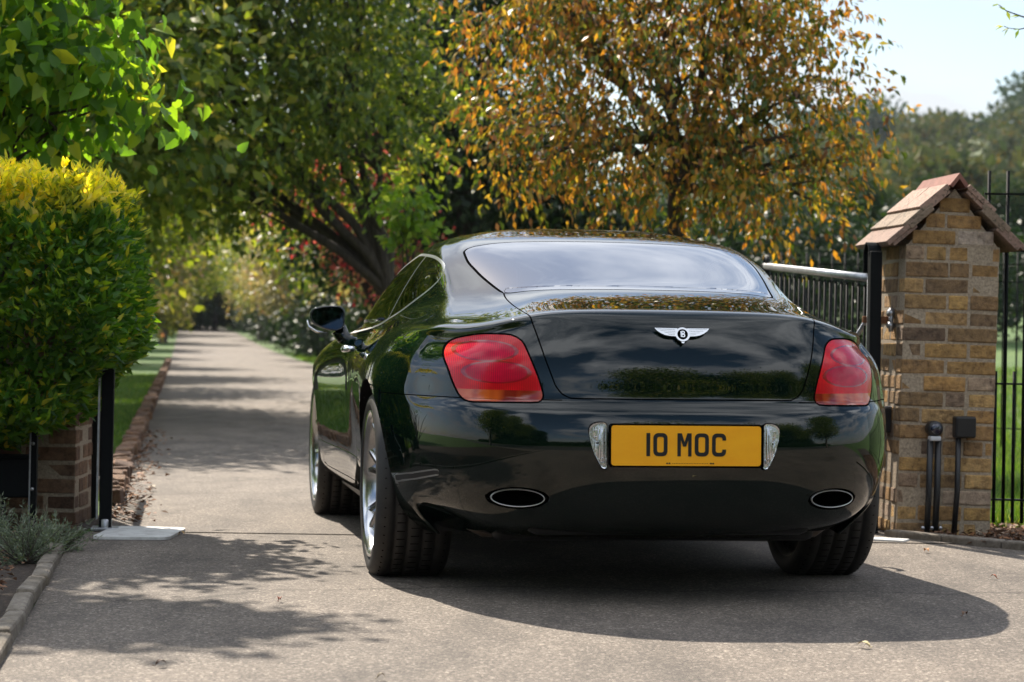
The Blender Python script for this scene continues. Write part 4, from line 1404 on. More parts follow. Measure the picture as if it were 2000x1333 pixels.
def leaf_verts(c, d, n, L, Wd, fold=.18, kind='diamond'):
    """c base points, d leaf axis, n rough normal"""
    d = unit(d); s = unit(np.cross(d, n)); nn = np.cross(s, d)
    L = np.asarray(L)[:, None]; Wd = np.asarray(Wd)[:, None]
    if kind == 'diamond':
        a = c; b = c + d * L * .42 + s * Wd * .5 + nn * Wd * fold; e = c + d * L; f = c + d * L * .42 - s * Wd * .5 + nn * Wd * fold
        V_ = np.stack([a, b, e, f], 1)
        F_ = np.arange(len(c) * 4).reshape(-1, 4)
        return V_.reshape(-1, 3), F_
    if kind == 'heart':
        q = lambda t, w, lift, drp: c + d * L * t + s * Wd * w + nn * (Wd * lift + drp * L)
        p = [c, c + d * L * .30 - nn * L * .03, c + d * L * .65 - nn * L * .09, c + d * L - nn * L * .20,
             q(-.06, .27, .10, 0), q(.20, .52, .20, -.01), q(.60, .34, .12, -.07), q(-.06, -.27, .10, 0), q(.20, -.52, .20, -.01), q(.60, -.34, .12, -.07)]
        V_ = np.stack(p, 1)
        k = np.arange(len(c))[:, None, None] * 10
        f = np.array([[0, 4, 5, 1], [1, 5, 6, 2], [0, 1, 8, 7], [1, 2, 9, 8], [2, 6, 3, 9]])[None]
        return V_.reshape(-1, 3), (k + f).reshape(-1, 4)
    # laurel: two folded quads per half = 8 verts
    w1, w2 = (.50, .34) if kind == 'heart' else (.44, .40)
    dr = -.10 if kind == 'heart' else -.05
    p = [c, c + d * L * .22 + nn * dr * L * .1, c + d * L * .62 + nn * dr * L * .6, c + d * L + nn * dr * L * 1.6,
         c + d * L * (.10 if kind == 'heart' else .28) + s * Wd * w1 + nn * Wd * fold, c + d * L * .55 + s * Wd * w2 + nn * Wd * fold * .6,
         c + d * L * (.10 if kind == 'heart' else .28) - s * Wd * w1 + nn * Wd * fold, c + d * L * .55 - s * Wd * w2 + nn * Wd * fold * .6]
    V_ = np.stack(p, 1)
    k = np.arange(len(c))[:, None, None] * 8
    q = np.array([[0, 4, 5, 1], [1, 5, 3, 2], [0, 1, 7, 6], [1, 2, 3, 7]])[None]
    return V_.reshape(-1, 3), (k + q).reshape(-1, 4)
def crown_points(blobs, ncl, per, spread, inner=.55, flat=.7, r=rg):
    w = np.array([b[2] if len(b) > 2 else b[1][0] * b[1][1] * b[1][2] for b in blobs], float) ** .75; w /= w.sum()
    bi = r.choice(len(blobs), ncl, p=w)
    C_ = np.array([b[0] for b in blobs], float)[bi]; Rr = np.array([b[1] for b in blobs], float)[bi]
    u = unit(r.normal(size=(ncl, 3)))
    rad = inner + (1 - inner) * r.random(ncl) ** .6
    rad *= 1 + .10 * r.normal(size=ncl)
    cc = C_ + u * Rr * rad[:, None]
    n = ncl * per
    p = np.repeat(cc, per, 0) + r.normal(size=(n, 3)) * spread * np.array([1, 1, flat])
    outw = unit(np.repeat(u, per, 0))
    return cc, p, outw
def crown_mesh(name, root, blobs, ncl, per, spread, L, Wd, m, droop=.4, kind='diamond', inner=.55, flat=.7, r=rg, fold=.18, tl=0.0):
    cc, p, ow = crown_points(blobs, ncl, per, spread, inner, flat, r)
    n = len(p)
    if tl > 0:          # leaves sit in rows along short drooping twigs
        q = max(per // 9, 1)
        td = unit(np.repeat(ow[::per], q, 0) * .7 + r.normal(size=(ncl * q, 3)) * .6 + np.array([0, 0, -.15]))
        ti = np.repeat(np.arange(ncl), per) * q + np.tile(np.arange(per) % q, ncl)
        base = np.repeat(cc, q, 0) + r.normal(size=(ncl * q, 3)) * spread * .7
        t = np.tile((np.arange(per) // q + .5) / (per / q), ncl)[:, None]
        p = base[ti] + td[ti] * t * tl + np.array([0, 0, -1.0]) * (t ** 2) * tl * .35 * droop + r.normal(size=(n, 3)) * spread * .10
        d = td[ti] * .55 + r.normal(size=(n, 3)) * .55
    else:
        d = ow * .5 + r.normal(size=(n, 3)) * .8
    d[:, 2] -= droop
    nr = r.normal(size=(n, 3)) * .7 + np.array([0, 0, .8]) + ow * .4
    s = r.uniform(.65, 1.25, n)
    V_, F_ = leaf_verts(p, d, nr, L * s, Wd * s, fold, kind)
    return np_obj(name, V_, F_, m, root), cc
def limb_pts(a, b, sag, n=6, r=rnd):
    a, b = Vector(a), Vector(b)
    L = (b - a).length
    out = []
    for i in range(n + 1):
        t = i / n
        p = a.lerp(b, t)
        p.z += sag * L * (t * (1 - t)) * 1.2
        if 0 < i < n: p += Vector((r.uniform(-1, 1), r.uniform(-1, 1), r.uniform(-.6, .6))) * L * .035
        out.append(p)
    return out
def tree(name, loc, H, r0, blobs, ncl, per, spread, L, Wd, m, label, cat='tree', group=None, bark='bark', droop=.4, kind='diamond', lean=(0, 0), fork=.35, twigs=40, inner=.45, flat=.7, seed=0, parts=True, rz=0.0, tl=0.0):
    rr = random.Random(seed + 100)
    r = np.random.default_rng(seed + 5)
    z0 = float(gz(loc[0], loc[1]))
    root = empty(name, (loc[0], loc[1], z0), rz, label, cat, group)
    co, cc = crown_mesh('crown', root, blobs, ncl, per, spread, L, Wd, m, droop, kind, inner, flat, r, .18, tl)
    bm = bmesh.new()
    top = Vector((lean[0], lean[1], H * fork))
    pts = limb_pts((0, 0, -.1), top, 0, 5, rr)
    tube(bm, pts, [r0 * (1.35 if i == 0 else 1.12 - .35 * i / 5) for i in range(6)], 10, False)
    ends = []
    for b in blobs:
        c = Vector(b[0])
        e = c + Vector((0, 0, b[1][2] * .25))
        st = top.lerp(pts[-2], rr.random() * .8)
        lp_ = limb_pts(st, e, rr.uniform(.0, .18), 6, rr)
        rad = [max(r0 * .62 * (1 - i / 6.5), r0 * .10) for i in range(7)]
        tube(bm, lp_, rad, 7, False)
        ends.append((c, lp_))
    for _ in range(twigs):
        q = Vector(cc[rr.randrange(len(cc))])
        c, lp_ = min(ends, key=lambda t: (t[0] - q).length)
        st = lp_[rr.randrange(2, 6)]
        tube(bm, limb_pts(st, q, rr.uniform(-.05, .15), 4, rr), [r0 * .20, r0 * .16, r0 * .12, r0 * .08, r0 * .03], 5, False)
    mesh_obj('trunk', bm, M[bark], root)
    return root
def B(x, y, z, rx, ry=None, rz_=None): return ((x, y, z), (rx, ry or rx, rz_ or rx * .8))

# leaf colours -------------------------------------------------------------
M['leaf_heart'] = leaf_mat('heart_leaf', [(.0, (.05, .13, .020)), (.45, (.10, .23, .025)), (.8, (.17, .31, .030)), (1, (.32, .34, .040))], .60, (2.0, 1.75, .6), .38)
M['leaf_hedge'] = leaf_mat('hedge_leaf', [(.0, (.028, .092, .014)), (.4, (.055, .150, .020)), (.8, (.11, .22, .026)), (.93, (.22, .32, .033)), (1, (.50, .42, .05))], .50, (2.2, 1.9, .4), .33,
    (1.43, 1.62, [(.0, (.34, .44, .03)), (.3, (.66, .66, .05)), (.7, (.82, .76, .08)), (.9, (.80, .62, .14)), (1, (.40, .48, .05))]))
M['leaf_dark'] = leaf_mat('dark_leaf', [(.0, (.045, .085, .024)), (.5, (.11, .165, .034)), (.85, (.21, .26, .040)), (1, (.42, .37, .14))], .48, (2.1, 1.9, .6))
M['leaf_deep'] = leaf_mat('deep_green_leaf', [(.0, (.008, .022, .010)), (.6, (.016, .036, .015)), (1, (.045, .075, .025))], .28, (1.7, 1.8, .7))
M['leaf_orange'] = leaf_mat('autumn_cherry_leaf', [(.0, (.035, .070, .016)), (.26, (.085, .13, .024)), (.42, (.25, .23, .032)), (.56, (.46, .28, .034)), (.70, (.50, .23, .036)), (.82, (.28, .12, .035)), (.92, (.12, .060, .035)), (1, (.55, .40, .07))], .42, (1.5, 1.3, .6))
M['leaf_red'] = leaf_mat('red_leaf', [(.0, (.20, .028, .034)), (.4, (.42, .060, .070)), (.65, (.50, .20, .15)), (.85, (.30, .27, .09)), (1, (.18, .20, .05))], .5, (1.7, .9, .8))
M['leaf_olive'] = leaf_mat('olive_leaf', [(.0, (.11, .11, .055)), (.35, (.21, .20, .105)), (.7, (.33, .29, .17)), (.85, (.26, .28, .08)), (.94, (.34, .15, .11)), (1, (.52, .47, .36))], .42, (1.6, 1.5, .7))
M['leaf_olive2'] = leaf_mat('yellow_olive_leaf', [(.0, (.045, .065, .022)), (.4, (.10, .12, .035)), (.8, (.20, .21, .06)), (1, (.34, .30, .14))], .42, (1.6, 1.6, .6))
M['leaf_bright'] = leaf_mat('bright_leaf', [(.0, (.09, .18, .02)), (.6, (.15, .26, .03)), (1, (.24, .30, .04))], .55, (1.8, 1.7, .5))
M['leaf_wood'] = leaf_mat('far_wood_leaf', [(.0, (.018, .042, .022)), (.5, (.030, .058, .026)), (.85, (.050, .075, .030)), (1, (.085, .085, .03))], .22, (1.5, 1.5, .7), .8, None, .1)
M['leaf_wood2'] = leaf_mat('far_pale_leaf', [(.0, (.050, .075, .032)), (.5, (.080, .098, .040)), (.9, (.12, .115, .05)), (1, (.17, .11, .04))], .22, (1.5, 1.5, .7), .8, None, .1)

# ---- clipped hedge, top left
px_poly = [(-420, 285), (-200, 300), (0, 326), (60, 338), (110, 352), (150, 362), (200, 356), (236, 362), (252, 400), (272, 452), (289, 510), (297, 570), (293, 630), (284, 680), (258, 715), (222, 745), (212, 775), (180, 800), (160, 830), (110, 850), (60, 878), (0, 888), (-200, 895), (-420, 900)]
HD = 9.55
hp = np.array([[at(x - 42, y + 4, 9.9).x, at(x, y, 9.9).z] for x, y in px_poly])
def in_poly(P, poly): return sdf_poly(P, poly)
r = np.random.default_rng(3)
n = 150000
P = np.stack([r.uniform(hp[:, 0].min(), hp[:, 0].max(), n), r.uniform(.25, 1.70, n)], 1)
Yd = r.uniform(0, 1.25, n)
sd_ = in_poly(P, hp)
bump = .045 * np.sin(P[:, 0] * 7 + Yd * 7 + 2 * np.sin(P[:, 1] * 4)) + .040 * np.sin(P[:, 1] * 11 + 2 + P[:, 0] * 6) + .03 * np.sin(Yd * 11 + P[:, 1] * 6)
# distance below the leafy surface: from the outline or from the front / back
rnd_c = .32
dout = -(sd_) + bump * .5
dfr = Yd + bump
dbk = 1.25 - Yd
def smin(a, b, k): h = np.clip(.5 + .5 * (b - a) / k, 0, 1); return b * (1 - h) + a * h - k * h * (1 - h)
dep = smin(smin(dout, dfr, rnd_c), dbk, rnd_c)
keep = (dep > 0) & (r.random(n) < np.exp(-dep / .07) + .10) & (sd_ < .0)
P, Yd, dep, sd2 = P[keep], Yd[keep], dep[keep], sd_[keep]
pos = np.stack([P[:, 0], HD + Yd, P[:, 1]], 1)
# outward direction
cx_, cz_ = -2.9, 1.0
ow = np.stack([np.where(P[:, 0] > -2.4, .8, 0) * (dout[keep] < dfr[keep]), -1.0 * (dfr[keep] < dout[keep]), np.where(P[:, 1] > 1.3, 1.2, .25)], 1)
nn_ = len(pos)
d_ = unit(ow) * .8 + r.normal(size=(nn_, 3)) * .55; d_[:, 2] += .25
nr = r.normal(size=(nn_, 3)) * .6 + unit(ow) * .6 + np.array([0, 0, .5])
s_ = r.uniform(.7, 1.3, nn_)
V1, F1_ = leaf_verts(pos, d_, nr, .056 * s_, .025 * s_, .2, 'laurel')
# shoots: rosettes of upright leaves poking from the top
ns = 520
sx_ = r.uniform(-4.4, -1.78, ns); sy_ = HD + r.uniform(.02, 1.2, ns)
topz = np.interp(sx_, hp[:8, 0], hp[:8, 1])
sz_ = topz - .02 + r.uniform(-.035, .035, ns) - .10 * np.clip((HD + .12 - sy_) / .12, 0, 1)
k_ = 13
c_ = np.repeat(np.stack([sx_, sy_, sz_], 1), k_, 0) + r.normal(size=(ns * k_, 3)) * .006
hgt = r.uniform(0, .085, ns * k_); c_[:, 2] += hgt - .03
d2 = r.normal(size=(ns * k_, 3)) * np.array([.75, .75, .25]); d2[:, 2] += .55 + hgt * 9
V2, F2_ = leaf_verts(c_, d2, r.normal(size=(ns * k_, 3)) * .4 + np.array([0, 0, 1.0]), r.uniform(.032, .055, ns * k_), r.uniform(.013, .020, ns * k_), .2, 'laurel')
# shoots on the face and right shoulder
ns3 = 380
ia = r.choice(np.where(dep < .06)[0], ns3)
c3 = np.repeat(pos[ia] + unit(ow[ia]) * .02, 9, 0) + r.normal(size=(ns3 * 9, 3)) * .010
d3 = np.repeat(unit(ow[ia]), 9, 0) * .5 + r.normal(size=(ns3 * 9, 3)) * .6; d3[:, 2] += .5
V3, F3_ = leaf_verts(c3, d3, r.normal(size=(ns3 * 9, 3)) * .5 + np.array([0, -.2, 1.0]), r.uniform(.04, .06, ns3 * 9), r.uniform(.016, .024, ns3 * 9), .2, 'laurel')
VV = np.concatenate([V1, V2, V3]); FF = np.concatenate([F1_, F2_ + len(V1), F3_ + len(V1) + len(V2)])
hedge = empty('hedge', (-3.0, 10.1, 0), 0, 'clipped green hedge with bright yellow top shoots at the left', 'hedge')
VV = VV - np.array([-3.0, 10.1, 0])
np_obj('foliage', VV, FF, M['leaf_hedge'], hedge)
bm = bmesh.new()
rr = random.Random(2)
for k in range(9):
    bx_ = rr.uniform(-4.2, -2.6) + 3.0
    for j in range(7):
        tx = min(bx_ + rr.uniform(-.5, .8), 1.15)
        tube(bm, limb_pts((bx_, rr.uniform(-.1, .2), 0), (tx, rr.uniform(-.35, .4), rr.uniform(.6, 1.45)), .1, 4, rr), [.022, .017, .012, .008, .004], 6, False)
mesh_obj('stem', bm, M['bark'], hedge)

# ---- trees
lt_ = tree('leafy_tree', (-2.86, 11.2), 3.9, .055, [B(.0, -.1, 2.0, 1.0, .6, .35), B(.65, -.1, 2.05, .40, .5, .28), B(-.6, 0, 2.5, .9, .45, .5), B(.45, .0, 2.45, .60, .6, .35), B(.72, -.1, 2.15, .36, .4, .25), B(.25, -.1, 2.25, .7, .6, .40), B(-.9, .1, 2.9, .9, .7, .6), B(.4, -.1, 2.75, .60, .4, .3), B(-.2, .1, 3.2, 1.0, .5, .4), B(-.9, 0, 3.9, .9, .6, .35)],
     520, 14, .13, .092, .066, M['leaf_heart'], 'bright green tree with large heart-shaped leaves rising above the hedge', droop=.9, kind='heart', twigs=90, inner=.35, seed=1)
crown_mesh('upper_crown', lt_, [B(-.10, -.25, 4.45, .50, .45, .35), B(-.75, -.1, 4.6, .75, .55, .40), B(-.25, .3, 5.0, .50, .4, .25)], 210, 14, .12, .105, .075, M['leaf_heart'], .8, 'heart', .2, .6, np.random.default_rng(99))
chry = tree('cherry_tree', (1.12, 16.2), 5.6, .075, [B(-1.0, 0, 2.45, .62, .8, .36), B(-.4, -.2, 2.25, 1.0, .9, .42), B(.5, -.2, 2.15, .95, .9, .38), B(.85, 0, 2.45, .75, .9, .42), B(-.9, .1, 3.2, .85, .9, .5), B(0, -.3, 2.9, 1.0, .9, .55), B(.7, 0, 3.2, .70, .8, .45), B(-.3, .1, 3.3, .95, .9, .38), B(.5, 0, 3.4, .75, .8, .36), B(1.15, 0, 2.75, .42, .5, .20), B(-1.25, 0, 2.1, .32, .4, .16), B(-.1, 0, 3.65, .7, .7, .25), B(-1.0, 0, 3.3, .5, .6, .30), B(1.0, -.1, 1.95, .38, .4, .2)],
     600, 36, .16, .072, .033, M['leaf_orange'], 'cherry tree with orange and yellow autumn leaves behind the car roof', droop=.9, tl=.30, twigs=130, inner=.2, flat=.28, fork=.42, seed=2, lean=(.05, 0))
chry.scale = (.92, .95, 1)
tree('broadleaf_tree', (-1.0, 23.0), 6.6, .095, [B(-2.0, 0, 3.1, 1.5, 1.4, .9), B(-.6, -.3, 3.2, 1.2, 1.3, .85), B(-3.0, .2, 4.3, 1.3, 1.4, 1.0), B(-1.4, 0, 4.5, 1.6, 1.5, 1.1), B(-2.3, 0, 5.2, 1.5, 1.4, .8), B(-.9, 0, 5.2, 1.2, 1.4, .8), B(-3.4, 0, 3.0, .9, 1.0, .7), B(-4.4, 0, 4.2, 1.2, 1.2, 1.0), B(-4.0, 0, 5.0, 1.3, 1.2, .8), B(-2.2, .8, 2.6, 1.6, 1.0, .6)],
     1900, 36, .19, .088, .046, M['leaf_dark'], 'large dense green tree over the drive with dark leaning limbs', twigs=150, inner=.3, fork=.22, seed=3, lean=(-.3, 0), droop=.6, tl=.32)
tree('red_leaf_tree', (-1.35, 27.5), 5.0, .085, [B(-.95, 0, 2.35, .50, .5, .30), B(-.45, 0, 1.95, .40, .5, .35), B(-.05, 0, 1.60, .34, .4, .3), B(-.6, 0, 2.75, .50, .4, .30), B(-1.3, .1, 2.6, .40, .4, .25)],
     190, 16, .26, .075, .050, M['leaf_red'], 'small tree with sparse crimson leaves and dark leaning trunk beside the drive', twigs=80, inner=.3, fork=.16, seed=4, lean=(-.15, 0))
tree('sapling', (-.95, 19.3), 2.6, .03, [B(0, 0, 2.05, .28, .3, .22), B(.12, 0, 1.75, .20, .2, .15)], 26, 20, .07, .085, .055, M['leaf_bright'], 'slim sapling with vivid lime leaves left of the cherry tree', twigs=20, seed=5)
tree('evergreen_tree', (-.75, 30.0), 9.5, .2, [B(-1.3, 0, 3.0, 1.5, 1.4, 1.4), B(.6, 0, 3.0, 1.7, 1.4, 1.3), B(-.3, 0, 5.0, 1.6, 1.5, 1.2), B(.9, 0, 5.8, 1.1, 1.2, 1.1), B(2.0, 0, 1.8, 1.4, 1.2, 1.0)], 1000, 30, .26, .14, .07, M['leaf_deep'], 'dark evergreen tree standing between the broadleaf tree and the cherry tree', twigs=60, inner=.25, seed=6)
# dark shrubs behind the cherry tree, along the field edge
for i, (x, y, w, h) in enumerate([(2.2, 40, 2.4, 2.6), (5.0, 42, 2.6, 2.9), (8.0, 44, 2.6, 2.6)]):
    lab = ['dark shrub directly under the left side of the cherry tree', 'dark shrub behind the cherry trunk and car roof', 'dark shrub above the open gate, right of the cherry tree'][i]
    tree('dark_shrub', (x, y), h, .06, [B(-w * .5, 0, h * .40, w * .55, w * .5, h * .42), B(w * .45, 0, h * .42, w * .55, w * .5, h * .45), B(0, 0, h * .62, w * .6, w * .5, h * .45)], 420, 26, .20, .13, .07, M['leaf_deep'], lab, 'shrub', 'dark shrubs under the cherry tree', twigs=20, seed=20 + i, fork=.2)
# trees beyond the field, right
FT = [(9.5, 62, 4.0, 0, 'dark round tree beyond the field, partly behind the cherry tree'),
      (13.0, 70, 4.4, 0, 'dark green tree beyond the field just left of the pillar cap'),
      (16.8, 76, 4.8, 0, 'green tree beyond the field directly behind the pillar cap'),
      (18.2, 78, 4.6, 0, 'tall dark tree beyond the field above the railing'),
      (12.0, 84, 4.6, 1, 'pale autumn-tinted tree rising behind the darker field trees'),
      (15.4, 95, 4.6, 1, 'yellowish green tree in the second row beyond the field'),
      (21.8, 86, 5.6, 0, 'dark tree at the far right edge beyond the railing')]
tproto = {}
def far_tree(kind, seed):
    return tree('field_tree', (0, 0), 8, .20, [B(-1.3, 0, 2.6, 1.9, 1.7, 1.9), B(1.2, .2, 2.8, 1.9, 1.7, 2.0), B(0, 0, 4.6, 2.2, 1.9, 1.7), B(-.9, -.3, 6.0, 1.5, 1.4, 1.1), B(.9, .1, 5.8, 1.5, 1.5, 1.3), B(.1, 0, 6.9, 1.1, 1.1, .9), B(0, -.5, 1.4, 2.2, 1.6, 1.2)], 1100, 22, .30, .22, .13, M['leaf_wood' if kind == 0 else 'leaf_wood2'], 'x', 'tree', 'trees beyond the field', twigs=30, inner=.4, seed=seed)
protos = [far_tree(0, 31), far_tree(0, 32), far_tree(1, 33)]
used_p = set()
def place_tree(pk, x, y, h, rz, label, group, name=None):
    src = protos[pk]
    o = src if pk not in used_p else dup_tree(src)
    used_p.add(pk)
    o.location = (x, y, float(gz(x, y)) - .1); s = h / 8.0
    o.scale = (s * 1.05, s * 1.05, s); o.rotation_euler = (0, 0, rz)
    o['label'] = label; o['group'] = group
    return o
for i, (x, y, h, k, lab) in enumerate(FT):
    place_tree(2 if k else i % 2, x, y, h, i * 1.7, lab, 'trees beyond the field')
# more of the same wood, rows that read as one mass from here
def wood_mass(name, spots, m, per_tree, leaf, label):
    r = np.random.default_rng(len(spots))
    Vs, Fs, off = [], [], 0
    for (x, y, w, h) in spots:
        z0 = float(gz(x, y))
        n = per_tree
        k = r.integers(0, 5, n)
        bc = np.array([(-.5, 0, .35), (.5, 0, .38), (0, 0, .62), (-.2, 0, .75), (.25, 0, .72)])[k] * np.array([w, w, h])
        u = unit(r.normal(size=(n, 3))); rad = .5 + .5 * r.random(n) ** .5
        p = bc + u * rad[:, None] * np.array([w * .55, w * .5, h * .28]) + np.array([x, y, z0])
        d = u * .5 + r.normal(size=(n, 3)) * .7; nr = r.normal(size=(n, 3)) * .6 + u * .5 + np.array([0, 0, .6])
        s = r.uniform(.6, 1.4, n) * leaf
        V_, F_ = leaf_verts(p, d, nr, s, s * .6)
        Vs.append(V_); Fs.append(F_ + off); off += len(V_)
    o = np_obj(name, np.concatenate(Vs), np.concatenate(Fs), m)
    return tag(o, label, 'woodland', kind='stuff')
rw = random.Random(9)
spots = []
for k in range(34): spots.append((rw.uniform(-6, 44), rw.uniform(100, 128), rw.uniform(3.5, 5.5), rw.uniform(3, 4.8)))
wood_mass('woodland', spots, M['leaf_wood'], 1500, .42, 'mass of dark woodland at the foot of the hill')
spots = []
for k in range(95): 
    y = 150 + 165 * rw.random() ** 1.5; spots.append((rw.uniform(.05, .30) * y, y, rw.uniform(4, 7), rw.uniform(6, 10)))
wood_mass('hillside_woodland', spots, M['leaf_wood2'], 650, .9, 'paler mixed woodland spread over the hillside')
spots = []
for k in range(46):
    x = rw.uniform(30, 130); spots.append((x, rw.uniform(395, 430), rw.uniform(6, 10), rw.uniform(7, 13) if not 75 < x < 92 else rw.uniform(3, 6)))
wood_mass('hilltop_woodland', spots, M['leaf_wood'], 420, 1.5, 'line of dark trees along the top of the hill')

# ---- trees lining the drive
def drive_tree(seed, m):
    return tree('drive_tree', (0, 0), 5.4, .15, [B(-1.1, 0, 2.6, 1.3, 1.5, .9), B(1.0, .2, 2.7, 1.3, 1.5, .9), B(0, 0, 3.6, 1.6, 1.6, 1.0), B(-.5, 0, 4.5, 1.1, 1.2, .7), B(.6, .1, 4.4, 1.1, 1.2, .7), B(0, -.6, 2.0, 1.3, 1.0, .6)], 700, 24, .26, .13, .07, m, 'x', 'tree', 'trees lining the drive', bark='bark_grey', twigs=50, inner=.3, fork=.34, seed=seed)
da = drive_tree(41, M['leaf_olive']); db = drive_tree(42, M['leaf_olive']); dc = drive_tree(43, M['leaf_dark'])
dp = {'a': da, 'b': db, 'c': dc}; used_d = set()
def place_d(k, x, y, s, rz, label, group='trees lining the drive'):
    src = dp[k]; o = src if k not in used_d else dup_tree(src); used_d.add(k)
    o.location = (x, y, float(gz(x, y)) - .05); o.scale = (s, s, s); o.rotation_euler = (0, 0, rz); o['label'] = label; o['group'] = group
    return o
DR = []
d = 40.0; i = 0
ordn = ['nearest', 'second', 'third', 'fourth', 'fifth', 'sixth', 'seventh', 'eighth', 'ninth', 'tenth', 'eleventh', 'twelfth']
while i < 11:
    DR.append(('abcab'[i % 5], drive_right(d) + 1.25 + rw.uniform(-.3, .5), d, rw.uniform(1.0, 1.3), rw.uniform(0, 6), 'olive-leaved tree, %s in the row right of the drive' % ordn[i]))
    d += 7.5 + i * 1.3; i += 1
d = 40.0; i = 0
while i < 8:
    DR.append(('bacba'[i % 5], drive_left(d) - 2.0 + rw.uniform(-.5, .4), d, rw.uniform(.95, 1.3), rw.uniform(0, 6), 'pale olive tree, %s in the row left of the drive' % ordn[i]))
    d += 12 + i * 1.5; i += 1
for a in DR: place_d(*a)
# dense shrubs right down to the grass, closing the drive in
def drive_shrub(seed, m):
    return tree('drive_shrub', (0, 0), 4.6, .10, [B(-1.2, 0, 1.7, 1.2, 1.4, 1.0), B(1.1, .2, 1.8, 1.2, 1.4, 1.0), B(0, 0, 2.9, 1.6, 1.5, 1.1), B(-.4, 0, 4.0, 1.2, 1.2, .8), B(.8, .1, 3.6, 1.1, 1.2, .8), B(0, -.9, 1.5, 1.3, .8, .9), B(0, .9, 1.5, 1.3, .8, .9)], 1000, 26, .24, .12, .065, m, 'x', 'shrub', 'shrubs hemming the drive', bark='bark_grey', twigs=40, inner=.3, fork=.22, seed=seed, tl=.35)
dp['s'] = drive_shrub(51, M['leaf_olive']); dp['t'] = drive_shrub(52, M['leaf_olive2'])
SH = [('s', 62, 1.8, 1.15), ('t', 71, 1.8, 1.2), ('s', 82, 1.8, 1.3), ('s', 95, 1.7, 1.35), ('t', 110, 1.6, 1.4), ('s', 128, 1.4, 1.5), ('t', 150, 1.2, 1.7)]
for i, (k, d, o, s_) in enumerate(SH): place_d(k, drive_right(d) + o + 1.2, d, s_, i * 1.1, 'dense olive shrub, %s of those on the right of the drive' % ordn[i], 'shrubs hemming the drive')
SH = [('t', 56, 2.2, 1.1), ('s', 68, 2.0, 1.2), ('t', 84, 1.9, 1.35), ('s', 102, 1.8, 1.45), ('t', 124, 1.5, 1.6), ('s', 150, 1.0, 1.8)]
for i, (k, d, o, s_) in enumerate(SH): place_d(k, drive_left(d) - o - .6, d, s_, i * 1.4, 'dense yellowish shrub, %s of those on the left of the drive' % ordn[i], 'shrubs hemming the drive')
dp['u'] = tree('verge_shrub', (0, 0), 2.4, .07, [B(-.8, 0, .75, .9, .9, .75), B(.8, .1, .8, .9, .9, .8), B(0, 0, 1.5, 1.1, 1.0, .7)], 420, 24, .20, .12, .065, M['leaf_deep'], 'x', 'shrub', 'dark shrubs along the right verge', twigs=20, fork=.2, seed=61)
for i in range(11):
    d = 41 + i * 6.2 + i * i * .35
    place_d('u', drive_right(d) + 2.2 + rw.uniform(-.2, .3), d, rw.uniform(1.3, 1.6), i * 1.9, 'low dark shrub, %s along the right verge under the olive trees' % ordn[i], 'dark shrubs along the right verge')
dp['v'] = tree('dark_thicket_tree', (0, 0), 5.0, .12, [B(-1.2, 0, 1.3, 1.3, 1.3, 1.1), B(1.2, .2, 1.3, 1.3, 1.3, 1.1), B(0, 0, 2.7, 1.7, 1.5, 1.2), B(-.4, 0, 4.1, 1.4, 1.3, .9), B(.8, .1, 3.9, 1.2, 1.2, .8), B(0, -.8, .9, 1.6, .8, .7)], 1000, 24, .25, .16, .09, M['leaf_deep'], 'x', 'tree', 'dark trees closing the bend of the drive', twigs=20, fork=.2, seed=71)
for i, (x, y, s1) in enumerate([(-26.6, 146, 1.5), (-23.0, 151, 2.1), (-19.4, 147, 1.6), (-15.6, 150, 2.0), (-30.5, 150, 2.0)]):  # tunnel shade is put into the leaf colour of these trees
    place_d('v', x, y, s1, i * 1.7, 'tree with leaves coloured near black for the shade of the tunnel mouth, %s' % ['left of its middle', 'in its middle', 'right of its middle', 'at its right end', 'at its left end'][i], 'dark trees closing the bend of the drive')
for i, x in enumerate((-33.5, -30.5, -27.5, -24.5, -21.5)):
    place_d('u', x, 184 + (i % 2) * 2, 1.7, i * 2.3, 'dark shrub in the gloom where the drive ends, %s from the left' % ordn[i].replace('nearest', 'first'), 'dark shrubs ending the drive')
for i, (d, s1) in enumerate([(98, -1), (112, 1), (128, -1), (146, 1), (164, -1)]):
    x = drive_left(d) - .6 if s1 < 0 else drive_right(d) + .6
    place_d('c', x, d, 1.25 + .12 * i, i * 1.3, 'green tree arching over the drive, %s of those near its far end' % ordn[i], 'trees arching over the drive')
place_d('t', (drive_left(166) + drive_right(166)) / 2 + 1.5, 172, 1.9, .4, 'dark shrub where the drive bends out of sight', 'shrubs hemming the drive')
# dark trees closing the end of the drive
for i, (x, y, s) in enumerate([(-31, 196, 2.2), (-25, 200, 2.6), (-37, 200, 2.4), (-28, 206, 3.0)]):
    place_d('c', x, y, s, i * 1.3, ['dark tree closing the far end of the drive', 'dark tree just right of the drive end', 'dark tree just left of the drive end', 'tallest dark tree behind the drive end'][i], 'dark trees closing the drive')
# trees on the lawn left of the drive (they shade the drive and show in the car's side)
for i, (x, y, s) in enumerate([(-4.9, 20.5, 1.15), (-5.7, 27.0, 1.2), (-6.8, 34.0, 1.2), (-8.4, 43, 1.3), (-14.5, 36, 1.4), (-7.6, 14.2, .85)]):
    place_d('c', x, y, s, i * 2.1, ['lawn tree behind the heart-leaved tree, its shade lying over the verge', 'second lawn tree left of the drive, seen above the hedge', 'third lawn tree beside the left verge of the drive', 'fourth lawn tree further along left of the drive', 'large lawn tree well left of the drive', 'lawn tree standing behind the hedge at the far left'][i], 'trees on the left lawn')
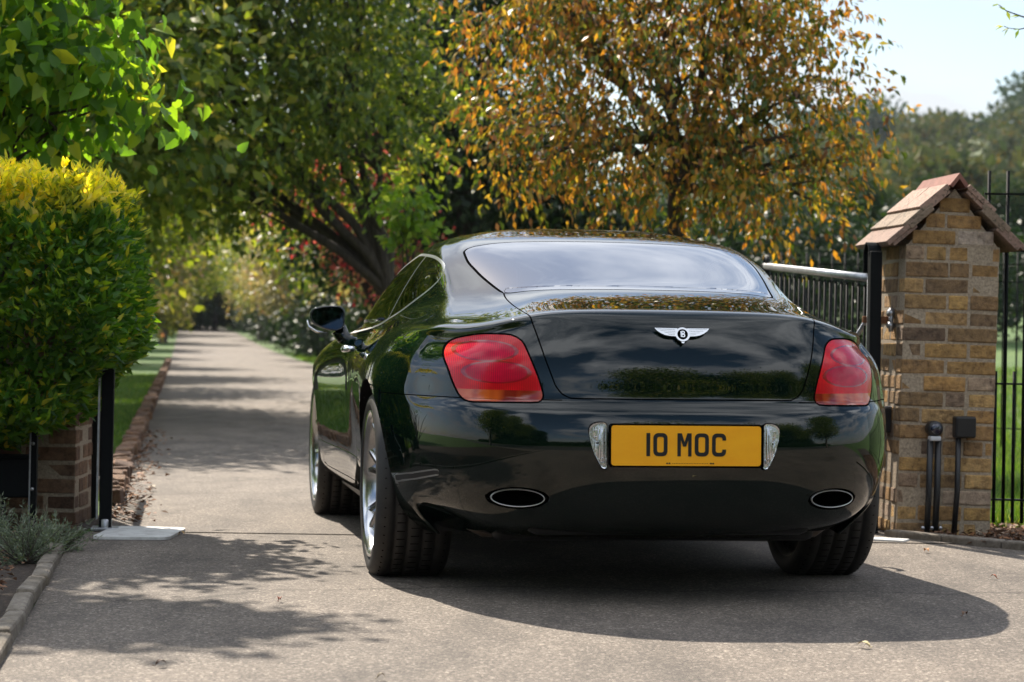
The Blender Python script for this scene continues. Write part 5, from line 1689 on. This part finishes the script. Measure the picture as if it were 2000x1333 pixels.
# trees behind the photographer, mirrored in the paint
for i, (x, y, s, k) in enumerate([(-7.5, 2.5, 1.3, 'c'), (-7.2, -8, 1.3, 'c'), (6.0, -8.0, 1.5, 'c'), (13, -9.5, 1.7, 'c'), (-12, -9, 2.0, 'c'), (19, -10, 2.0, 'c'), (-18, -9, 2.0, 's'), (11.5, 3, 1.2, 'c'), (4.2, -9, 1.0, 'v'), (9, -9.2, 1.35, 'v'), (11, -8.6, 1.2, 'v'), (16, -9.5, 1.5, 'v'), (-9.5, -8.5, 1.4, 'v'), (-14.5, -9, 1.6, 'v'), (-4.8, -8.7, 1.0, 'v'), (22, -10, 1.6, 'v')]):
    place_d(k, x, y, s, i * 1.9, 'dark roadside shrub across the road behind the viewpoint' if k == 'v' else 'roadside tree across the road behind the viewpoint', 'roadside shrubs behind the viewpoint' if k == 'v' else 'roadside trees behind the viewpoint')
rw2 = random.Random(3)
wood_mass('roadside_hedge', [(x, -6.5 + rw2.uniform(-.3, .3), 2.6, 1.2 + rw2.uniform(-.2, .4)) for x in np.arange(-34, 35, 1.6)], M['leaf_wood'], 2300, .13, 'rough hedge along the far side of the road behind the viewpoint')
wood_mass('drive_end_thicket', [(x, 200 + rw2.uniform(-6, 6), 7.0, 9 + rw2.uniform(-1, 3)) for x in range(-62, -8, 4)] + [(x, 196 + rw2.uniform(-3, 3), 5.0, 3.0) for x in range(-62, -8, 3)], M['leaf_wood'], 900, .5, 'dark thicket closing the far end of the drive')
# twig entering at the top right, from a tree standing outside the picture
t_ = tree('birch_tree', (3.55, 11.6), 3.4, .05, [B(.2, 0, 3.3, .5, .5, .4)], 30, 14, .10, .07, .035, M['leaf_dark'], 'tree outside the frame whose thin twigs reach in at the top right', twigs=16, seed=77)
bm = bmesh.new()
tw = [at(2020, 40, 11.6), at(1992, 32, 11.6), at(1965, 22, 11.6), at(1950, 10, 11.6)]
tb = [at(2020, 52, 11.6), at(1990, 58, 11.6), at(1970, 56, 11.6), at(1960, 52, 11.6)]
ro = Vector((3.55, 11.6, 0))
st = Vector((3.55, 11.6, 2.2))
tube(bm, [st - ro, Vector((3.2, 11.6, 2.5)) - ro, tw[0] - ro] + [p - ro for p in tw[1:]], [.015, .010, .005, .004, .003, .002], 6)
tube(bm, [Vector((3.2, 11.6, 2.5)) - ro, tb[0] - ro] + [p - ro for p in tb[1:]], [.006, .004, .003, .002, .002], 6)
mesh_obj('twig', bm, M['bark'], t_)
pp = np.array([list(p - ro) for p in (tw[3], tw[2], tb[3], tb[2], tb[1], tw[1])]); 
V_, F_ = leaf_verts(np.repeat(pp, 2, 0), np.random.default_rng(5).normal(size=(12, 3)) * .6 + np.array([-.6, 0, -.1]), np.tile([0, .3, 1.], (12, 1)), np.full(12, .055), np.full(12, .022))
np_obj('twig_leaves', V_, F_, M['leaf_dark'], t_)

# ---- grass blades and ground cover
def blades(name, xy, h, w, m, label, cat='grass'):
    r = np.random.default_rng(len(xy))
    n = len(xy)
    z = gz(xy[:, 0], xy[:, 1])
    base = np.stack([xy[:, 0], xy[:, 1], z], 1)
    a = r.uniform(0, 2 * math.pi, n); s = np.stack([np.cos(a), np.sin(a), np.zeros(n)], 1)
    hh = h * r.uniform(.5, 1.3, n); ln = r.normal(size=(n, 2)) * .45
    tip = base + np.stack([ln[:, 0] * hh, ln[:, 1] * hh, hh], 1)
    V_ = np.stack([base - s * w, base + s * w, tip], 1).reshape(-1, 3)
    F_ = np.arange(n * 3).reshape(-1, 3)
    return tag(np_obj(name, V_, F_, m), label, cat, kind='stuff')
M['blade'] = leaf_mat('grass_blade', [(.0, (.030, .075, .010)), (.5, (.075, .16, .020)), (.85, (.13, .22, .035)), (1, (.22, .22, .08))], .40, (1.8, 1.7, .6))
r = np.random.default_rng(21)
n = 60000
yy = 10.8 + (r.random(n) ** 1.7) * 32
xx = drive_left(yy) - .10 - r.random(n) ** 1.3 * 3.2
blades('verge_grass', np.stack([xx, yy], 1), .05, .0045, M['blade'], 'mown sunlit grass on the left verge of the drive')
n = 70000
yy = 10.95 + (r.random(n) ** 1.5) * 24
xx = yy * (.10 + r.random(n) * .17)
ok = xx > drive_right(yy) + .45
blades('field_grass', np.stack([xx[ok], yy[ok]], 1), .07, .005, M['blade'], 'bright field grass behind the railing and the pillar')
n = 9000
yy = 26 + r.random(n) * 50
xx = drive_right(yy) + .15 + r.random(n) * 1.6
blades('far_verge_grass', np.stack([xx, yy], 1), .07, .012, M['blade'], 'grass strip on the right verge under the row of trees')
# lavender clump
M['leaf_silver'] = leaf_mat('silver_leaf', [(.0, (.10, .13, .09)), (.5, (.19, .23, .16)), (.85, (.28, .31, .24)), (1, (.20, .26, .08))], .3, (1.2, 1.3, .8), .7)
for i, (px, py, d, s, lab) in enumerate([(45, 1150, 8.65, 1.0, 'silvery green lavender clump by the stone kerb at lower left'), (105, 1120, 9.1, .75, 'smaller green lavender clump at the top corner of the kerb'), (-25, 1110, 9.2, 1.0, 'lavender clump cut by the left edge, below the black box')]):
    p = at(px, py, d); p.z = 0
    r = np.random.default_rng(60 + i)
    e = empty('lavender', p, 0, lab, 'plant', 'lavender plants in the bed')
    n = 110
    a = r.uniform(0, 2 * math.pi, n); el = r.uniform(.35, 1.45, n); L_ = r.uniform(.10, .20, n) * s
    tips = np.stack([np.cos(a) * np.cos(el) * L_, np.sin(a) * np.cos(el) * L_, np.sin(el) * L_], 1) + r.normal(size=(n, 3)) * .03 * s
    tips[:, 2] = np.abs(tips[:, 2])
    k = 26
    t = np.tile(np.linspace(.25, 1.05, k), n)[:, None]
    c = np.repeat(tips, k, 0) * t + r.normal(size=(n * k, 3)) * .003
    dd = np.repeat(unit(tips), k, 0) * .9 + r.normal(size=(n * k, 3)) * .6
    V_, F_ = leaf_verts(c, dd, r.normal(size=(n * k, 3)), np.full(n * k, .022), np.full(n * k, .0045))
    np_obj('foliage', V_, F_, M['leaf_silver'], e)
    bm = bmesh.new()
    for q in range(0, n, 3): tube(bm, [(0, 0, 0), Vector(tips[q]) * .5, Vector(tips[q])], [.004, .003, .001], 4, False)
    mesh_obj('stem', bm, M['bark_grey'], e)
# leaf litter
M['litter'] = leaf_mat('fallen_leaf', [(.0, (.07, .035, .020)), (.4, (.15, .075, .040)), (.75, (.22, .12, .07)), (.92, (.34, .16, .07)), (1, (.40, .33, .24))], .15, (1, 1, 1), .7)
def litter(name, xy, L, label):
    n = len(xy); r = np.random.default_rng(n)
    z = gz(xy[:, 0], xy[:, 1]) + .016 + r.random(n) * .02
    a = r.uniform(0, 6.28, n)
    V_, F_ = leaf_verts(np.stack([xy[:, 0], xy[:, 1], z], 1), np.stack([np.cos(a), np.sin(a), r.normal(size=n) * .25], 1), np.stack([r.normal(size=n) * .35, r.normal(size=n) * .35, np.ones(n)], 1), L * r.uniform(.5, 1.4, n), L * .6 * r.uniform(.5, 1.2, n), .3)
    return tag(np_obj(name, V_, F_, M['litter']), label, 'leaves', kind='stuff')
r = np.random.default_rng(8)
n = 9000
yy = 9.15 + r.random(n) * 1.75; xx = 1.9 + r.random(n) * 3.2
ok = xx > 1.75 + (10.25 - yy) * .98
litter('bark_litter', np.stack([xx[ok], yy[ok]], 1), .034, 'brown bark and leaf litter on the bed at the foot of the pillar')
n = 1500
yy = 7.0 + r.random(n) * 3.2; xx = -1.92 - r.random(n) * .9 + np.clip(9.15 - yy, 0, 9) * .142
litter('bed_litter', np.stack([xx, yy], 1), .030, 'dead leaves lying in the planted bed at lower left')
n = 420
yy = 10.4 + r.random(n) ** 1.5 * 9; xx = drive_left(yy) + np.abs(r.normal(size=n)) * .10
litter('drive_edge_leaves', np.stack([xx, yy], 1), .045, 'fallen leaves gathered along the left edge of the drive')
rl_ = random.Random(4)
NAMED = [(546, 1174, 'small curled red-brown leaf alone on the tarmac at left', (.20, .06, .03), .030), (315, 1300, 'dark curled leaf lying in the shade near the bottom edge at left', (.08, .045, .03), .035), (1686, 1263, 'pale yellow leaf on the tarmac in front of the car shadow', (.50, .42, .22), .045),
         (1885, 1203, 'small brown leaf lying inside the car shadow at right', (.16, .09, .05), .035), (745, 1326, 'tiny pale leaf at the bottom edge below the car', (.45, .38, .28), .025), (1940, 1130, 'reddish leaf on sunlit tarmac near the right edge', (.30, .10, .05), .030), (355, 1045, 'yellow-brown leaf by the white ground plate', (.36, .22, .08), .035), (1810, 1078, 'orange leaf on the forecourt below the brick pillar', (.40, .18, .06), .040)]
for i, (px, py, lab, c, L) in enumerate(NAMED):
    d = 9.0
    for _ in range(20):
        q = at(px, py, d); d *= .923 / max(.923 - q.z + .012, .05) if False else 1
        # intersect the ray with the ground
        q1, q2 = at(px, py, 1.0), at(px, py, 2.0)
        t = (.014 - q1.z) / (q2.z - q1.z); p = q1 + (q2 - q1) * t
        break
    m = mat('fallen_leaf_%d' % i, c, .7)
    bm = bmesh.new()
    N = 7
    L1 = []
    for k in range(N):
        t = k / (N - 1); w = L * .30 * math.sin(math.pi * min(t * 1.05 + .03, 1)) ; z = .012 * math.sin(t * 3.1) + .004
        L1.append([bm.verts.new((t * L - L / 2, s * w, z + abs(s) * .007 * (1 - t))) for s in (-1, 0, 1)])
    for a, b in zip(L1[:-1], L1[1:]):
        for k in range(2): bm.faces.new((a[k], a[k + 1], b[k + 1], b[k]))
    tube(bm, [(-L / 2, 0, .004), (-L * .75, .004, .006)], .0012, 5)
    o = mesh_obj('fallen_leaf', bm, m); o.location = (p.x, p.y, .010); o.rotation_euler = (0, 0, rl_.uniform(0, 6.28))
    tag(o, lab, 'leaf', 'fallen leaves on the tarmac')

# ---- the air over the valley
bm = bmesh.new()
bmesh.ops.create_cube(bm, size=1.0, matrix=Matrix.Translation((0, 200, 29)) @ Matrix.Diagonal((1190, 1190, 62, 1)))
hz = bpy.data.materials.new('haze'); hz.use_nodes = True
hz.node_tree.nodes.clear()
_o = hz.node_tree.nodes.new('ShaderNodeOutputMaterial'); _v = hz.node_tree.nodes.new('ShaderNodeVolumePrincipled')
_v.inputs['Color'].default_value = (.80, .90, 1, 1); _v.inputs['Density'].default_value = .0001; _v.inputs['Anisotropy'].default_value = .3
hz.node_tree.links.new(_v.outputs[0], _o.inputs['Volume'])
tag(mesh_obj('haze', bm, hz), kind='stuff')
